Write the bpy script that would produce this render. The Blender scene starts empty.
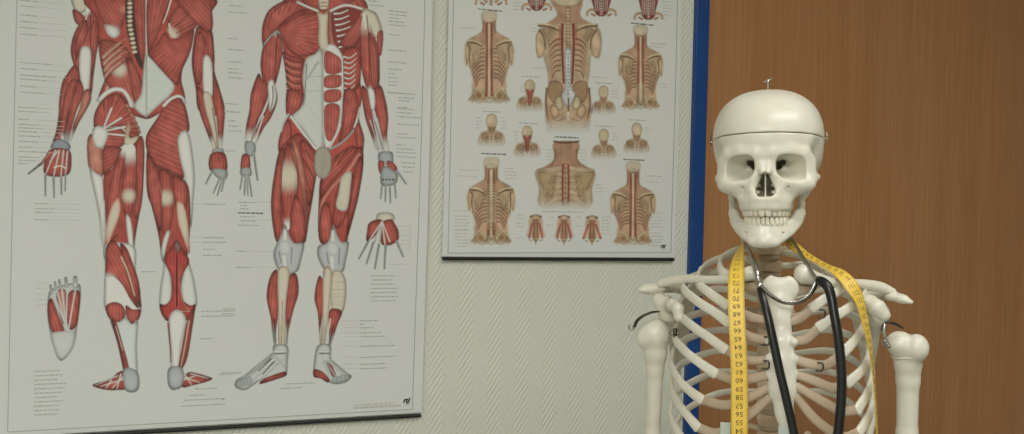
import bpy, math, random
import numpy as np
from mathutils import Matrix, Vector

# ------------------------------------------------------------------ camera, world, lights, exposure
sc = bpy.context.scene
COL = sc.collection
F_PX, W_PX, H_PX = 900.0, 1024.0, 434.0
YAW, PITCH, ROLL = math.radians(21.115), math.radians(-0.464), math.radians(1.472)
CAM = np.array([0.0, -1.615, 1.5])
fw = np.array([math.sin(YAW)*math.cos(PITCH), math.cos(YAW)*math.cos(PITCH), math.sin(PITCH)])
rt = np.array([math.cos(YAW), -math.sin(YAW), 0.0])
up = np.cross(rt, fw)
CX = math.cos(ROLL)*rt + math.sin(ROLL)*up
CY = -math.sin(ROLL)*rt + math.cos(ROLL)*up
cam_data = bpy.data.cameras.new('camera')
cam_data.sensor_width = 36.0
cam_data.lens = F_PX*36.0/W_PX
cam_data.clip_start = 0.02
cam = bpy.data.objects.new('camera', cam_data)
COL.objects.link(cam)
m = Matrix.Identity(4)
for i in range(3):
    m[i][0], m[i][1], m[i][2], m[i][3] = CX[i], CY[i], -fw[i], CAM[i]
cam.matrix_world = m
sc.camera = cam

world = bpy.data.worlds.new('world'); sc.world = world
world.use_nodes = True
world.node_tree.nodes['Background'].inputs[0].default_value = (0.9, 0.95, 1.0, 1)
world.node_tree.nodes['Background'].inputs[1].default_value = 0.05

ROOM_X0, ROOM_X1, ROOM_Y0, ROOM_Z1 = -2.6, 3.0, -4.6, 2.62
LAMP_SPOTS = [(-1.15, -2.75, 60.0), (0.85, -1.45, 6.0)]
for lx, ly, lamp_power in LAMP_SPOTS:
    ld = bpy.data.lights.new('ceiling_lamp_light', 'AREA')
    ld.shape = 'RECTANGLE'; ld.size = 1.15; ld.size_y = 0.26
    ld.energy = lamp_power; ld.color = (1.0, 0.992, 0.955)
    lo = bpy.data.objects.new('ceiling_lamp_light', ld)
    lo.location = (lx, ly, ROOM_Z1 - 0.085)
    COL.objects.link(lo)

sc.view_settings.view_transform = 'Standard'
sc.view_settings.look = 'None'
sc.view_settings.gamma = 1.0
sc.view_settings.use_curve_mapping = False
sc.view_settings.exposure = 0.08
sc.cycles.use_denoising = True
sc.cycles.max_bounces = 6

# ------------------------------------------------------------------ helpers
rng = np.random.default_rng(7)
random.seed(7)

def ray(u, v):
    return fw + CX*(u-W_PX/2)/F_PX - CY*(v-H_PX/2)/F_PX

def wall_pt(u, v):
    """point of the back wall plane (Y = 0) traced at photo position u, v"""
    u = np.asarray(u, float); v = np.asarray(v, float)
    d = fw + CX*((u-W_PX/2)/F_PX)[..., None] - CY*((v-H_PX/2)/F_PX)[..., None]
    return CAM + d*((0.0-CAM[1])/d[..., 1])[..., None]

# skeleton frame: origin at eye height 1.25 m from the camera, local -y faces the camera, units cm -> m
_d = ray(768.5, 216.0); _h = np.array([_d[0], _d[1], 0.0]); _h /= np.linalg.norm(_h)
SK_Y = _h
SK_X = np.array([_h[1], -_h[0], 0.0])
SK_O = CAM + _h*1.248
SK_M = Matrix.Identity(4)
for i in range(3):
    SK_M[i][0], SK_M[i][1], SK_M[i][2], SK_M[i][3] = SK_X[i], SK_Y[i], (0, 0, 1)[i], SK_O[i]

def S(u, v, y):
    """skeleton-frame point in cm, seen at photo position u, v and lying y cm behind the frame's plane"""
    d = ray(u, v)
    t = (1.248 + y/100.0)/float(d @ SK_Y)
    p = CAM + d*t - SK_O
    return np.array([p @ SK_X, p @ SK_Y, p[2]])*100.0

def SS(pts):
    return np.array([S(*p[:3]) for p in pts])

def link(name, mesh, parent=None, mat=None):
    o = bpy.data.objects.new(name, mesh)
    COL.objects.link(o)
    if mat is not None and not mesh.materials:
        mesh.materials.append(mat)
    if parent is not None:
        o.parent = parent
    return o

def mesh_of(name, verts, faces, smooth=False):
    me = bpy.data.meshes.new(name)
    if isinstance(faces, np.ndarray) and faces.ndim == 2:
        n, k = faces.shape
        verts = np.asarray(verts, np.float32)
        me.vertices.add(len(verts)); me.vertices.foreach_set('co', verts.ravel())
        me.loops.add(n*k); me.loops.foreach_set('vertex_index', faces.astype(np.int32).ravel())
        me.polygons.add(n)
        me.polygons.foreach_set('loop_start', np.arange(0, n*k, k, dtype=np.int32))
        me.polygons.foreach_set('loop_total', np.full(n, k, np.int32))
        me.update(calc_edges=True)
    else:
        me.from_pydata([tuple(map(float, v)) for v in verts], [], [tuple(int(i) for i in f) for f in faces])
        me.update()
    if smooth:
        me.polygons.foreach_set('use_smooth', np.ones(len(me.polygons), bool))
    return me

def thing(name, label, cat, matrix=None, group=None, kind=None):
    o = bpy.data.objects.new(name, None)
    o.empty_display_size = 0.05
    COL.objects.link(o)
    if matrix is not None:
        o.matrix_world = matrix
    tag(o, label, cat, group, kind)
    return o

def tag(o, label=None, cat=None, group=None, kind=None):
    if label: o['label'] = label
    if cat: o['category'] = cat
    if group: o['group'] = group
    if kind: o['kind'] = kind
    return o

def box(name, lo, hi, mat, parent=None, bevel=0.0):
    x0, y0, z0 = lo; x1, y1, z1 = hi
    v = [(x0,y0,z0),(x1,y0,z0),(x1,y1,z0),(x0,y1,z0),(x0,y0,z1),(x1,y0,z1),(x1,y1,z1),(x0,y1,z1)]
    f = [(0,3,2,1),(4,5,6,7),(0,1,5,4),(1,2,6,5),(2,3,7,6),(3,0,4,7)]
    o = link(name, mesh_of(name, v, f), parent, mat)
    if bevel:
        b = o.modifiers.new('edge', 'BEVEL'); b.width = bevel; b.segments = 2
    return o

def catmull(P, n=8, closed=False):
    P = np.asarray(P, float); N = len(P); out = []
    rngi = range(N) if closed else range(N-1)
    t = np.linspace(0, 1, n, endpoint=False)[:, None]
    for i in rngi:
        if closed:
            p0, p1, p2, p3 = P[(i-1) % N], P[i], P[(i+1) % N], P[(i+2) % N]
        else:
            p1, p2 = P[i], P[i+1]
            p0 = P[i-1] if i > 0 else 2*p1-p2
            p3 = P[i+2] if i+2 < N else 2*p2-p1
        out.append(0.5*((2*p1)+(-p0+p2)*t+(2*p0-5*p1+4*p2-p3)*t**2+(-p0+3*p1-3*p2+p3)*t**3))
    out = np.concatenate(out)
    return out if closed else np.vstack([out, P[-1]])

def sweep(name, C, rad, mat, parent=None, k=12, n=8, flat=None, smooth_path=True, power=2.0, cap=True, scale=0.01):
    """tube along C (cm). rad: one radius per control point. flat: (axis_of_thickness per point callable, thickness ratio)"""
    C = np.asarray(C, float)
    rad = np.asarray(rad if np.ndim(rad) else [rad]*len(C), float)
    if smooth_path:
        D = catmull(np.column_stack([C, rad]), n)
        C, rad = D[:, :3], D[:, 3]
    T = np.gradient(C, axis=0); T /= np.linalg.norm(T, axis=1)[:, None] + 1e-9
    verts = []
    a = np.linspace(0, 2*np.pi, k, endpoint=False)
    ca, sa = np.cos(a), np.sin(a)
    if power != 2.0:
        ca = np.sign(ca)*np.abs(ca)**(2/power); sa = np.sign(sa)*np.abs(sa)**(2/power)
    N = None
    for i in range(len(C)):
        if flat is not None:
            N = flat[0](C[i])
        elif N is None:
            N = np.array([0, 0, 1.0]) if abs(T[i][2]) < .9 else np.array([1.0, 0, 0])
        N = N - T[i]*(N @ T[i]); N /= np.linalg.norm(N) + 1e-9
        B = np.cross(T[i], N)
        q = flat[1] if flat is not None else 1.0
        verts.append(C[i] + rad[i]*(np.outer(ca*q, N) + np.outer(sa, B)))
    # rounded ends
    M = len(verts)
    if cap:
        e0 = [C[0] + (verts[0]-C[0])*0.72 - T[0]*rad[0]*0.28, C[0] + (verts[0]-C[0])*0.3 - T[0]*rad[0]*0.42]
        e1 = [C[-1] + (verts[-1]-C[-1])*0.72 + T[-1]*rad[-1]*0.28, C[-1] + (verts[-1]-C[-1])*0.3 + T[-1]*rad[-1]*0.42]
        verts = [e0[1], e0[0]] + verts + e1
        M = len(verts)
    V = np.concatenate(verts)
    F = []
    for i in range(M-1):
        for j in range(k):
            F.append((i*k+j, i*k+(j+1) % k, (i+1)*k+(j+1) % k, (i+1)*k+j))
    F.append(tuple(range(k-1, -1, -1))); F.append(tuple((M-1)*k+j for j in range(k)))
    me = mesh_of(name, V*scale, F, True)
    return link(name, me, parent, mat)

# ---- signed distance modelling (cm)
class Field:
    def __init__(s, lo, hi, h, mirror=False):
        s.h = h; s.mirror = mirror
        lo = np.array(lo, float); hi = np.array(hi, float)
        if mirror: lo[0] = 0.0 - 0.5*h
        s.lo = lo
        n = np.ceil((hi-lo)/h).astype(int)+1
        s.n = n
        s.x = (lo[0]+h*np.arange(n[0])).astype(np.float32)[:, None, None]
        s.y = (lo[1]+h*np.arange(n[1])).astype(np.float32)[None, :, None]
        s.z = (lo[2]+h*np.arange(n[2])).astype(np.float32)[None, None, :]
        s.d = np.full(n, 9.0, np.float32)
    def ell(s, c, r):
        qx, qy, qz = (s.x-c[0])/r[0], (s.y-c[1])/r[1], (s.z-c[2])/r[2]
        k0 = np.sqrt(qx*qx+qy*qy+qz*qz)
        k1 = np.sqrt((qx/r[0])**2+(qy/r[1])**2+(qz/r[2])**2)+1e-6
        return k0*(k0-1)/k1
    def cap(s, a, b, ra, rb=None, sc3=(1, 1, 1)):
        rb = ra if rb is None else rb
        a = np.array(a, float)*sc3; b = np.array(b, float)*sc3
        px, py, pz = s.x*sc3[0]-a[0], s.y*sc3[1]-a[1], s.z*sc3[2]-a[2]
        ba = b-a; L = float(ba @ ba)+1e-9
        t = np.clip((px*ba[0]+py*ba[1]+pz*ba[2])/L, 0, 1)
        d = np.sqrt((px-t*ba[0])**2+(py-t*ba[1])**2+(pz-t*ba[2])**2)-(ra+(rb-ra)*t)
        return d/max(sc3)
    def boxd(s, c, r, rnd=0.1):
        qx, qy, qz = np.abs(s.x-c[0])-r[0]+rnd, np.abs(s.y-c[1])-r[1]+rnd, np.abs(s.z-c[2])-r[2]+rnd
        return np.sqrt(np.maximum(qx, 0)**2+np.maximum(qy, 0)**2+np.maximum(qz, 0)**2)+np.minimum(np.maximum(qx, np.maximum(qy, qz)), 0)-rnd
    def tri(s, a, b, c, r):
        a, b, c = (np.array(q, float) for q in (a, b, c))
        nor = np.cross(b-a, a-c)
        def dot(P, q): return P[0]*q[0]+P[1]*q[1]+P[2]*q[2]
        def seg(p0, p1):
            e = p1-p0; P = (s.x-p0[0], s.y-p0[1], s.z-p0[2])
            t = np.clip(dot(P, e)/(e @ e), 0, 1)
            return (P[0]-t*e[0])**2+(P[1]-t*e[1])**2+(P[2]-t*e[2])**2
        ins = None
        for p0, p1 in ((a, b), (b, c), (c, a)):
            q = np.sign(dot((s.x-p0[0], s.y-p0[1], s.z-p0[2]), np.cross(p1-p0, nor)))
            ins = q if ins is None else ins+q
        edge = np.minimum(np.minimum(seg(a, b), seg(b, c)), seg(c, a))
        pl = dot((s.x-a[0], s.y-a[1], s.z-a[2]), nor)**2/(nor @ nor)
        return np.sqrt(np.where(ins < 2, edge, pl))-r
    def add(s, d, k=0.3):
        h = np.maximum(k-np.abs(s.d-d), 0)/k
        s.d = np.minimum(s.d, d)-h*h*k*0.25
    def sub(s, d, k=0.2):
        d = -d
        h = np.maximum(k-np.abs(s.d-d), 0)/k
        s.d = np.maximum(s.d, d)+h*h*k*0.25
    def chain(s, pts, radii, k=0.3, sc3=(1, 1, 1)):
        for i in range(len(pts)-1):
            s.add(s.cap(pts[i], pts[i+1], radii[i], radii[i+1], sc3), k)
    def mesh(s, name, d=None, scale=0.01):
        d = s.d if d is None else d
        lo = s.lo.copy()
        if s.mirror:
            d = np.concatenate([d[:0:-1], d], 0) if False else np.concatenate([d[::-1], d[1:]], 0)[0:]
            # rows: x = -0.5h is the mirror twin of +0.5h, so drop one of each pair
            d = np.concatenate([s._half(s.d if d is None else d, None)], 0) if False else d
        return surface_nets(name, d, lo, s.h, scale)

def surface_nets(name, d, lo, h, scale):
    d = np.pad(d, 1, constant_values=5.0).astype(np.float32)
    lo = np.array(lo, float)-h
    ins = d < 0
    c = np.zeros(np.array(d.shape)-1, np.int8)
    for i in (0, 1):
        for j in (0, 1):
            for k in (0, 1):
                c += ins[i:d.shape[0]-1+i, j:d.shape[1]-1+j, k:d.shape[2]-1+k]
    act = (c > 0) & (c < 8)
    idx = np.argwhere(act)
    vid = np.full(act.shape, -1, np.int32); vid[act] = np.arange(len(idx))
    acc = np.zeros((len(idx), 3)); cnt = np.zeros(len(idx))
    cor = {(i, j, k): d[idx[:, 0]+i, idx[:, 1]+j, idx[:, 2]+k] for i in (0, 1) for j in (0, 1) for k in (0, 1)}
    for ax in range(3):
        for p in (0, 1):
            for q in (0, 1):
                o = [p, q]; o.insert(ax, 0); e = list(o); e[ax] = 1
                a, b = cor[tuple(o)], cor[tuple(e)]
                m = (a < 0) != (b < 0)
                t = np.where(m, a/np.where(m, a-b, 1), 0)
                P = np.tile(np.array(o, float), (len(idx), 1)); P[:, ax] = t
                acc += P*m[:, None]; cnt += m
    V = (idx+acc/np.maximum(cnt, 1)[:, None])*h+lo
    faces = []
    for ax in range(3):
        sl0 = [slice(None)]*3; sl1 = [slice(None)]*3
        sl0[ax] = slice(0, -1); sl1[ax] = slice(1, None)
        cr = ins[tuple(sl0)] != ins[tuple(sl1)]
        e = np.argwhere(cr)
        a1, a2 = (ax+1) % 3, (ax+2) % 3
        ok = (e[:, a1] > 0) & (e[:, a2] > 0) & (e[:, a1] < d.shape[a1]-1) & (e[:, a2] < d.shape[a2]-1)
        e = e[ok]
        def g(o1, o2):
            q = e.copy(); q[:, a1] -= o1; q[:, a2] -= o2
            return vid[q[:, 0], q[:, 1], q[:, 2]]
        quad = np.stack([g(1, 1), g(0, 1), g(0, 0), g(1, 0)], 1)
        flip = ~ins[e[:, 0], e[:, 1], e[:, 2]]
        quad[flip] = quad[flip][:, ::-1]
        faces.append(quad)
    Fq = np.concatenate(faces)
    Fq = Fq[(Fq >= 0).all(1)]
    return mesh_of(name, V*scale, Fq, True)

# ---- materials
def srgb(r, g, b):
    f = lambda c: ((c/255+0.055)/1.055)**2.4 if c/255 > 0.04045 else c/255/12.92
    return (f(r), f(g), f(b), 1.0)

def material(name, col, rough=0.5, metal=0.0, spec=0.5, noise=None, bump=None, coat=0.0, sss=0.0):
    mt = bpy.data.materials.new(name); mt.use_nodes = True
    nt = mt.node_tree; b = nt.nodes['Principled BSDF']
    b.inputs['Base Color'].default_value = col
    b.inputs['Roughness'].default_value = rough
    b.inputs['Metallic'].default_value = metal
    b.inputs['Specular IOR Level'].default_value = spec
    if coat:
        b.inputs['Coat Weight'].default_value = coat; b.inputs['Coat Roughness'].default_value = 0.15
    if sss:
        b.inputs['Subsurface Weight'].default_value = sss
        b.inputs['Subsurface Radius'].default_value = (0.006, 0.004, 0.0025)
        b.inputs['Subsurface Scale'].default_value = 1.0
    tc = nt.nodes.new('ShaderNodeTexCoord')
    if noise:
        n = nt.nodes.new('ShaderNodeTexNoise'); n.inputs['Scale'].default_value = noise[0]; n.inputs['Detail'].default_value = 4
        nt.links.new(tc.outputs['Object'], n.inputs['Vector'])
        mx = nt.nodes.new('ShaderNodeMix'); mx.data_type = 'RGBA'
        mx.inputs[6].default_value = col; mx.inputs[7].default_value = noise[1]
        rp = nt.nodes.new('ShaderNodeMapRange'); rp.inputs[1].default_value = 0.4; rp.inputs[2].default_value = 0.75
        nt.links.new(n.outputs['Fac'], rp.inputs[0]); nt.links.new(rp.outputs[0], mx.inputs[0])
        nt.links.new(mx.outputs[2], b.inputs['Base Color'])
    if bump:
        n = nt.nodes.new('ShaderNodeTexNoise'); n.inputs['Scale'].default_value = bump[0]; n.inputs['Detail'].default_value = 3
        nt.links.new(tc.outputs['Object'], n.inputs['Vector'])
        bp = nt.nodes.new('ShaderNodeBump'); bp.inputs['Strength'].default_value = bump[1]; bp.inputs['Distance'].default_value = bump[2]
        nt.links.new(n.outputs['Fac'], bp.inputs['Height']); nt.links.new(bp.outputs[0], b.inputs['Normal'])
    return mt

BONE = material('bone_plastic', srgb(231, 228, 213), 0.3, spec=0.45, noise=(28, srgb(224, 219, 202)), bump=(160, 0.12, 0.0006), sss=0.12)
BONE_TAN = material('spine_plastic', srgb(222, 202, 176), 0.45, spec=0.35, noise=(30, srgb(206, 180, 150)))
CARTILAGE = material('cartilage_plastic', srgb(190, 172, 148), 0.45, spec=0.4, noise=(20, srgb(178, 156, 130)), sss=0.15)
TOOTH = material('tooth_enamel', srgb(232, 226, 206), 0.35)
CHROME = material('chrome', srgb(190, 188, 182), 0.22, metal=1.0)
STEEL = material('dark_steel', srgb(95, 88, 80), 0.35, metal=1.0)
RUBBER = material('black_rubber', srgb(24, 23, 25), 0.32, spec=0.5)
TAPE = material('yellow_tape', srgb(240, 203, 84), 0.45, noise=(60, srgb(230, 190, 66)))
INK = material('black_ink', srgb(42, 34, 22), 0.6)
PAINT_W = material('ceiling_paint', srgb(226, 226, 220), 0.8)

# ------------------------------------------------------------------ the room
def herringbone_wall():
    mt = bpy.data.materials.new('woven_wallpaper'); mt.use_nodes = True
    nt = mt.node_tree; N = nt.nodes; L = nt.links
    b = N['Principled BSDF']; b.inputs['Roughness'].default_value = 0.55
    b.inputs['Specular IOR Level'].default_value = 0.3
    tc = N.new('ShaderNodeTexCoord'); sp = N.new('ShaderNodeSeparateXYZ'); L.new(tc.outputs['Object'], sp.inputs[0])
    def mth(op, a, b_=None, c=None):
        n = N.new('ShaderNodeMath'); n.operation = op
        for i, q in enumerate((a, b_, c)):
            if q is None: continue
            if isinstance(q, (int, float)): n.inputs[i].default_value = q
            else: L.new(q, n.inputs[i])
        return n.outputs[0]
    # bands 5.6 cm wide, the weave running up in one half and down in the other
    tri = mth('PINGPONG', sp.outputs[0], 0.029)
    ph = mth('ADD', mth('MULTIPLY', sp.outputs[2], 1.0), mth('MULTIPLY', tri, -1.55))
    wob = N.new('ShaderNodeTexNoise'); wob.inputs['Scale'].default_value = 22
    L.new(tc.outputs['Object'], wob.inputs['Vector'])
    ph = mth('ADD', ph, mth('MULTIPLY', wob.outputs['Fac'], 0.004))
    s = mth('SINE', mth('MULTIPLY', ph, 2*math.pi/0.0145))
    fine = N.new('ShaderNodeTexNoise'); fine.inputs['Scale'].default_value = 260; fine.inputs['Detail'].default_value = 2
    L.new(tc.outputs['Object'], fine.inputs['Vector'])
    hgt = mth('ADD', mth('MULTIPLY', s, 0.5), mth('MULTIPLY', fine.outputs['Fac'], 0.7))
    bp = N.new('ShaderNodeBump'); bp.inputs['Strength'].default_value = 0.55; bp.inputs['Distance'].default_value = 0.0013
    L.new(hgt, bp.inputs['Height']); L.new(bp.outputs[0], b.inputs['Normal'])
    b.inputs['Base Color'].default_value = srgb(222, 224, 212)
    return mt

def wood_veneer():
    mt = bpy.data.materials.new('beech_veneer'); mt.use_nodes = True
    nt = mt.node_tree; N = nt.nodes; L = nt.links
    b = N['Principled BSDF']; b.inputs['Roughness'].default_value = 0.45; b.inputs['Specular IOR Level'].default_value = 0.35
    tc = N.new('ShaderNodeTexCoord')
    def noise(scale, vec, det):
        mp = N.new('ShaderNodeMapping'); mp.inputs['Scale'].default_value = vec
        L.new(tc.outputs['Object'], mp.inputs[0])
        n = N.new('ShaderNodeTexNoise'); n.inputs['Scale'].default_value = scale; n.inputs['Detail'].default_value = det
        L.new(mp.outputs[0], n.inputs['Vector']); return n.outputs['Fac']
    r1 = N.new('ShaderNodeValToRGB')
    r1.color_ramp.elements[0].position = 0.3; r1.color_ramp.elements[0].color = srgb(168, 118, 75)
    r1.color_ramp.elements[1].position = 0.7; r1.color_ramp.elements[1].color = srgb(178, 128, 86)
    L.new(noise(1.0, (26, 26, 0.9), 3), r1.inputs[0])
    r2 = N.new('ShaderNodeValToRGB')
    r2.color_ramp.elements[0].position = 0.42; r2.color_ramp.elements[0].color = (0.88, 0.87, 0.86, 1)
    r2.color_ramp.elements[1].position = 0.6; r2.color_ramp.elements[1].color = (1.03, 1.02, 1.0, 1)
    L.new(noise(1.0, (210, 210, 5.0), 2), r2.inputs[0])
    mx = N.new('ShaderNodeMix'); mx.data_type = 'RGBA'; mx.blend_type = 'MULTIPLY'; mx.inputs[0].default_value = 0.7
    L.new(r1.outputs[0], mx.inputs[6]); L.new(r2.outputs[0], mx.inputs[7]); L.new(mx.outputs[2], b.inputs['Base Color'])
    return mt

WALLPAPER = herringbone_wall()
VENEER = wood_veneer()
BLUE = material('blue_lacquer', srgb(10, 66, 134), 0.35, noise=(8, srgb(8, 60, 124)))
LINO = material('grey_lino', srgb(132, 130, 124), 0.5, noise=(40, srgb(110, 108, 104)))
DARK_GAP = material('joint_shadow_gap', srgb(40, 34, 30), 0.8)

X_FRAME0, X_FRAME1, X_DOOR1 = 1.0168, 1.0480, 2.26
def structure(o): o['kind'] = 'structure'; return o
structure(box('floor', (ROOM_X0, ROOM_Y0, -0.1), (ROOM_X1, 0.12, 0.0), LINO))
structure(box('ceiling', (ROOM_X0, ROOM_Y0, ROOM_Z1), (ROOM_X1, 0.12, ROOM_Z1+0.1), PAINT_W))
structure(box('wall_back', (ROOM_X0, 0.0, 0.0), (X_FRAME0, 0.12, ROOM_Z1), WALLPAPER))
structure(box('wall_back_right', (X_DOOR1+0.033, 0.0, 0.0), (ROOM_X1, 0.12, ROOM_Z1), WALLPAPER))
structure(box('wall_left', (ROOM_X0-0.1, ROOM_Y0, 0.0), (ROOM_X0, 0.12, ROOM_Z1), WALLPAPER))
structure(box('wall_right', (ROOM_X1, ROOM_Y0, 0.0), (ROOM_X1+0.1, 0.12, ROOM_Z1), WALLPAPER))
structure(box('wall_front', (ROOM_X0-0.1, ROOM_Y0-0.1, 0.0), (ROOM_X1+0.1, ROOM_Y0, ROOM_Z1), WALLPAPER))
structure(box('trim_1', (X_FRAME0, -0.012, 0.0), (X_FRAME1, 0.12, ROOM_Z1), BLUE, bevel=0.002))
structure(box('trim_2', (X_DOOR1, -0.012, 0.0), (X_DOOR1+0.032, 0.12, ROOM_Z1), BLUE, bevel=0.002))
structure(box('trim_3', (X_FRAME1+0.0005, 0.055, 0.0), (X_DOOR1-0.0005, 0.12, ROOM_Z1), DARK_GAP))
structure(box('door_1', (X_FRAME1+0.003, -0.004, 0.008), (X_DOOR1-0.003, 0.05, ROOM_Z1-0.004), VENEER, bevel=0.0015))

LAMP_GLOW = bpy.data.materials.new('lamp_diffuser'); LAMP_GLOW.use_nodes = True
_b = LAMP_GLOW.node_tree.nodes['Principled BSDF']
_b.inputs['Base Color'].default_value = (0.8, 0.8, 0.78, 1)
_b.inputs['Emission Color'].default_value = (1.0, 0.965, 0.88, 1); _b.inputs['Emission Strength'].default_value = 6.0
for i, (lx, ly, _p) in enumerate(LAMP_SPOTS):
    t = thing('ceiling_lamp', ('white box ceiling lamp towards the big muscle chart', 'white box ceiling lamp above the skeleton')[i], 'lamp',
              Matrix.Translation((lx, ly, ROOM_Z1)), group='ceiling lamps of the room')
    box('housing', (-0.62, -0.16, -0.06), (0.62, 0.16, 0.0), PAINT_W, t, 0.004)
    box('diffuser', (-0.6, -0.14, -0.075), (0.6, 0.14, -0.061), LAMP_GLOW, t, 0.003)

# ------------------------------------------------------------------ wall charts
# The printed pictures are painted stroke by stroke below and laid on the sheets as thin print layers.
PAPER_SEEN = 173.0
def ink(r, g, b):
    """print colour noted as seen next to paper of about 173 grey -> linear reflectance"""
    q = srgb(r, g, b)[:3]; k = 0.76/srgb(PAPER_SEEN, PAPER_SEEN, PAPER_SEEN)[0]
    return np.array([min(0.85, c*k) for c in q])
PAPER = np.array([0.745, 0.765, 0.74])
RED = ink(134, 60, 53); DRED = ink(64, 30, 29); LRED = ink(164, 104, 90)
HIL = ink(176, 118, 104)
WHT = ink(182, 184, 178); GRY = ink(138, 144, 144); DGR = ink(88, 90, 92)
CRM = ink(172, 167, 152); DRK = ink(54, 38, 36); BLU = ink(118, 126, 134)
TAN = ink(164, 130, 98); LTAN = ink(172, 148, 120); BRN = ink(118, 84, 58); DBR = ink(88, 64, 46); ORG = ink(156, 108, 82)

def blur(m, r):
    r = max(1, int(r))
    for ax in (0, 1):
        for _ in (0, 1):
            p = np.pad(m, [(r+1, r) if a == ax else (0, 0) for a in (0, 1)], mode='constant')
            c = np.cumsum(p, axis=ax)
            n = m.shape[ax]
            m = (np.take(c, range(2*r+1, 2*r+1+n), axis=ax)-np.take(c, range(0, n), axis=ax))/(2*r+1)
    return m

def cloud(X, Y):
    return 0.5+0.25*(np.sin(X*.43+1.3*np.sin(Y*.21))+np.sin(Y*.37+1.7*np.sin(X*.19+2)))*np.cos(X*.11-Y*.13)

class Canvas:
    K = 4
    round_ = True
    fade = None
    def __init__(s, x0, y0, x1, y1):
        s.x0, s.y0, s.x1, s.y1 = x0, y0, x1, y1
        s.w, s.h = int((x1-x0)*s.K), int((y1-y0)*s.K)
        s.c = np.tile(PAPER.astype(np.float32), (s.h, s.w, 1)); s.a = np.zeros((s.h, s.w), np.float32)
        s.rng = np.random.default_rng(11)
    def _mask(s, P, pad):
        K = s.K
        i0 = max(0, int((P[:, 0].min()-s.x0)*K)-pad); i1 = min(s.w, int((P[:, 0].max()-s.x0)*K)+pad+1)
        j0 = max(0, int((P[:, 1].min()-s.y0)*K)-pad); j1 = min(s.h, int((P[:, 1].max()-s.y0)*K)+pad+1)
        if i1 <= i0 or j1 <= j0: return None
        X = (s.x0+(np.arange(i0, i1)+.5)/K)[None, :]; Y = (s.y0+(np.arange(j0, j1)+.5)/K)[:, None]
        ins = np.zeros((j1-j0, i1-i0), bool)
        Q = np.roll(P, -1, 0)
        for (ax, ay), (bx, by) in zip(P, Q):
            if ay == by: continue
            c = (ay > Y) != (by > Y)
            ins ^= c & (X < (bx-ax)*(Y-ay)/(by-ay)+ax)
        return i0, i1, j0, j1, X, Y, ins.astype(np.float32)
    def poly(s, pts, col, edge=None, soft=1.1, es=2.8, ang=None, fan=None, fib=0.5, fw_=1.1, tips=None, alpha=1.0, smooth=True, lit=0.0, feather=1):
        """filled shape; edge: colour it darkens to at the rim; ang/fan: run of the fibres; tips: [(x, y, radius, colour)] tendon ends"""
        P = np.asarray(pts, float)
        if smooth: P = catmull(P, 5, True)
        r = s._mask(P, int(s.K*max(1, feather))+2)
        if r is None: return
        i0, i1, j0, j1, X, Y, m = r
        a = blur(m, max(1, feather*s.K*0.25))
        C = np.broadcast_to(np.asarray(col, np.float32), m.shape+(3,)).copy()
        if ang is not None or fan is not None:
            if fan is not None:
                q = np.arctan2(Y-fan[1], X-fan[0])*math.hypot(P[:, 0].mean()-fan[0], P[:, 1].mean()-fan[1])
            else:
                an = math.radians(ang); q = -X*math.sin(an)+Y*math.cos(an)
            ph = s.rng.uniform(0, 6.28, 4)
            n = (np.sin(q*6.28/fw_+ph[0])+0.8*np.sin(q*6.28/(fw_*1.73)+ph[1]+0.3*np.sin(X*.5+Y*.3))+0.6*np.sin(q*6.28/(fw_*3.1)+ph[2]))/2.4
            up_ = np.clip(n, 0, 1)[..., None]*fib; dn = np.clip(-n, 0, 1)[..., None]*fib*1.2
            C = C*(1-dn)+DRED*0.8*dn if edge is None else C*(1-dn)+np.asarray(edge)*dn
            C = C*(1-up_)+(HIL if edge is DRED else np.minimum(np.asarray(col)*1.5+0.03, 0.85))*up_
        if edge is not None:
            e = np.clip((blur(m, es*s.K*0.5)-0.5)*2, 0, 1)
            e = (1-e)**soft
            C = C*(1-e[..., None]*0.85)+np.asarray(edge)*e[..., None]*0.85
        if lit:
            cx, cy = P[:, 0].mean(), P[:, 1].mean(); sx, sy = np.ptp(P[:, 0])*.32+1, np.ptp(P[:, 1])*.32+1
            g = np.exp(-((X-cx)/sx)**2-((Y-cy)/sy)**2)[..., None]*lit
            C = C*(1-g)+np.minimum(C*1.9+0.04, 0.85)*g
        if edge is DRED or not s.round_: C = C*(0.80+0.40*cloud(X, Y))[..., None]
        for (tx, ty, tr, tc) in (tips or []):
            g = np.clip(1.25-np.hypot(X-tx, Y-ty)/tr, 0, 1)[..., None]
            g = g*g*(3-2*g)
            C = C*(1-g)+np.asarray(tc)*g
        s._put(i0, i1, j0, j1, C, a*alpha)
    def _put(s, i0, i1, j0, j1, C, a):
        s.c[j0:j1, i0:i1] = s.c[j0:j1, i0:i1]*(1-a[..., None])+C*a[..., None]
        s.a[j0:j1, i0:i1] = np.maximum(s.a[j0:j1, i0:i1], a)
    def line(s, pts, w0, w1=None, col=WHT, edge=None, smooth=True, alpha=1.0):
        P = np.asarray(pts, float); w1 = w0 if w1 is None else w1
        if smooth and len(P) > 2: P = catmull(P, 5)
        T = np.gradient(P, axis=0); T /= np.linalg.norm(T, axis=1)[:, None]+1e-9
        N = np.column_stack([-T[:, 1], T[:, 0]]); w = np.linspace(w0, w1, len(P))[:, None]/2
        s.poly(np.vstack([P+N*w, (P-N*w)[::-1]]), col, edge=edge, es=min(w0, w1)*.6+.3, smooth=False, alpha=alpha)
    def finger(s, a, b, w=2.0, col=ink(158, 162, 160)):
        a = np.array(a, float); b = np.array(b, float)
        s.line([a, b], w*1.15, w*.75, col, DGR, smooth=False)
        for t in (0.35, 0.7):
            p = a+(b-a)*t; s.poly([p+(w*.6*math.cos(q), w*.6*math.sin(q)) for q in np.linspace(0, 6.28, 7)[:-1]], WHT, edge=GRY, alpha=.7)
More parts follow.
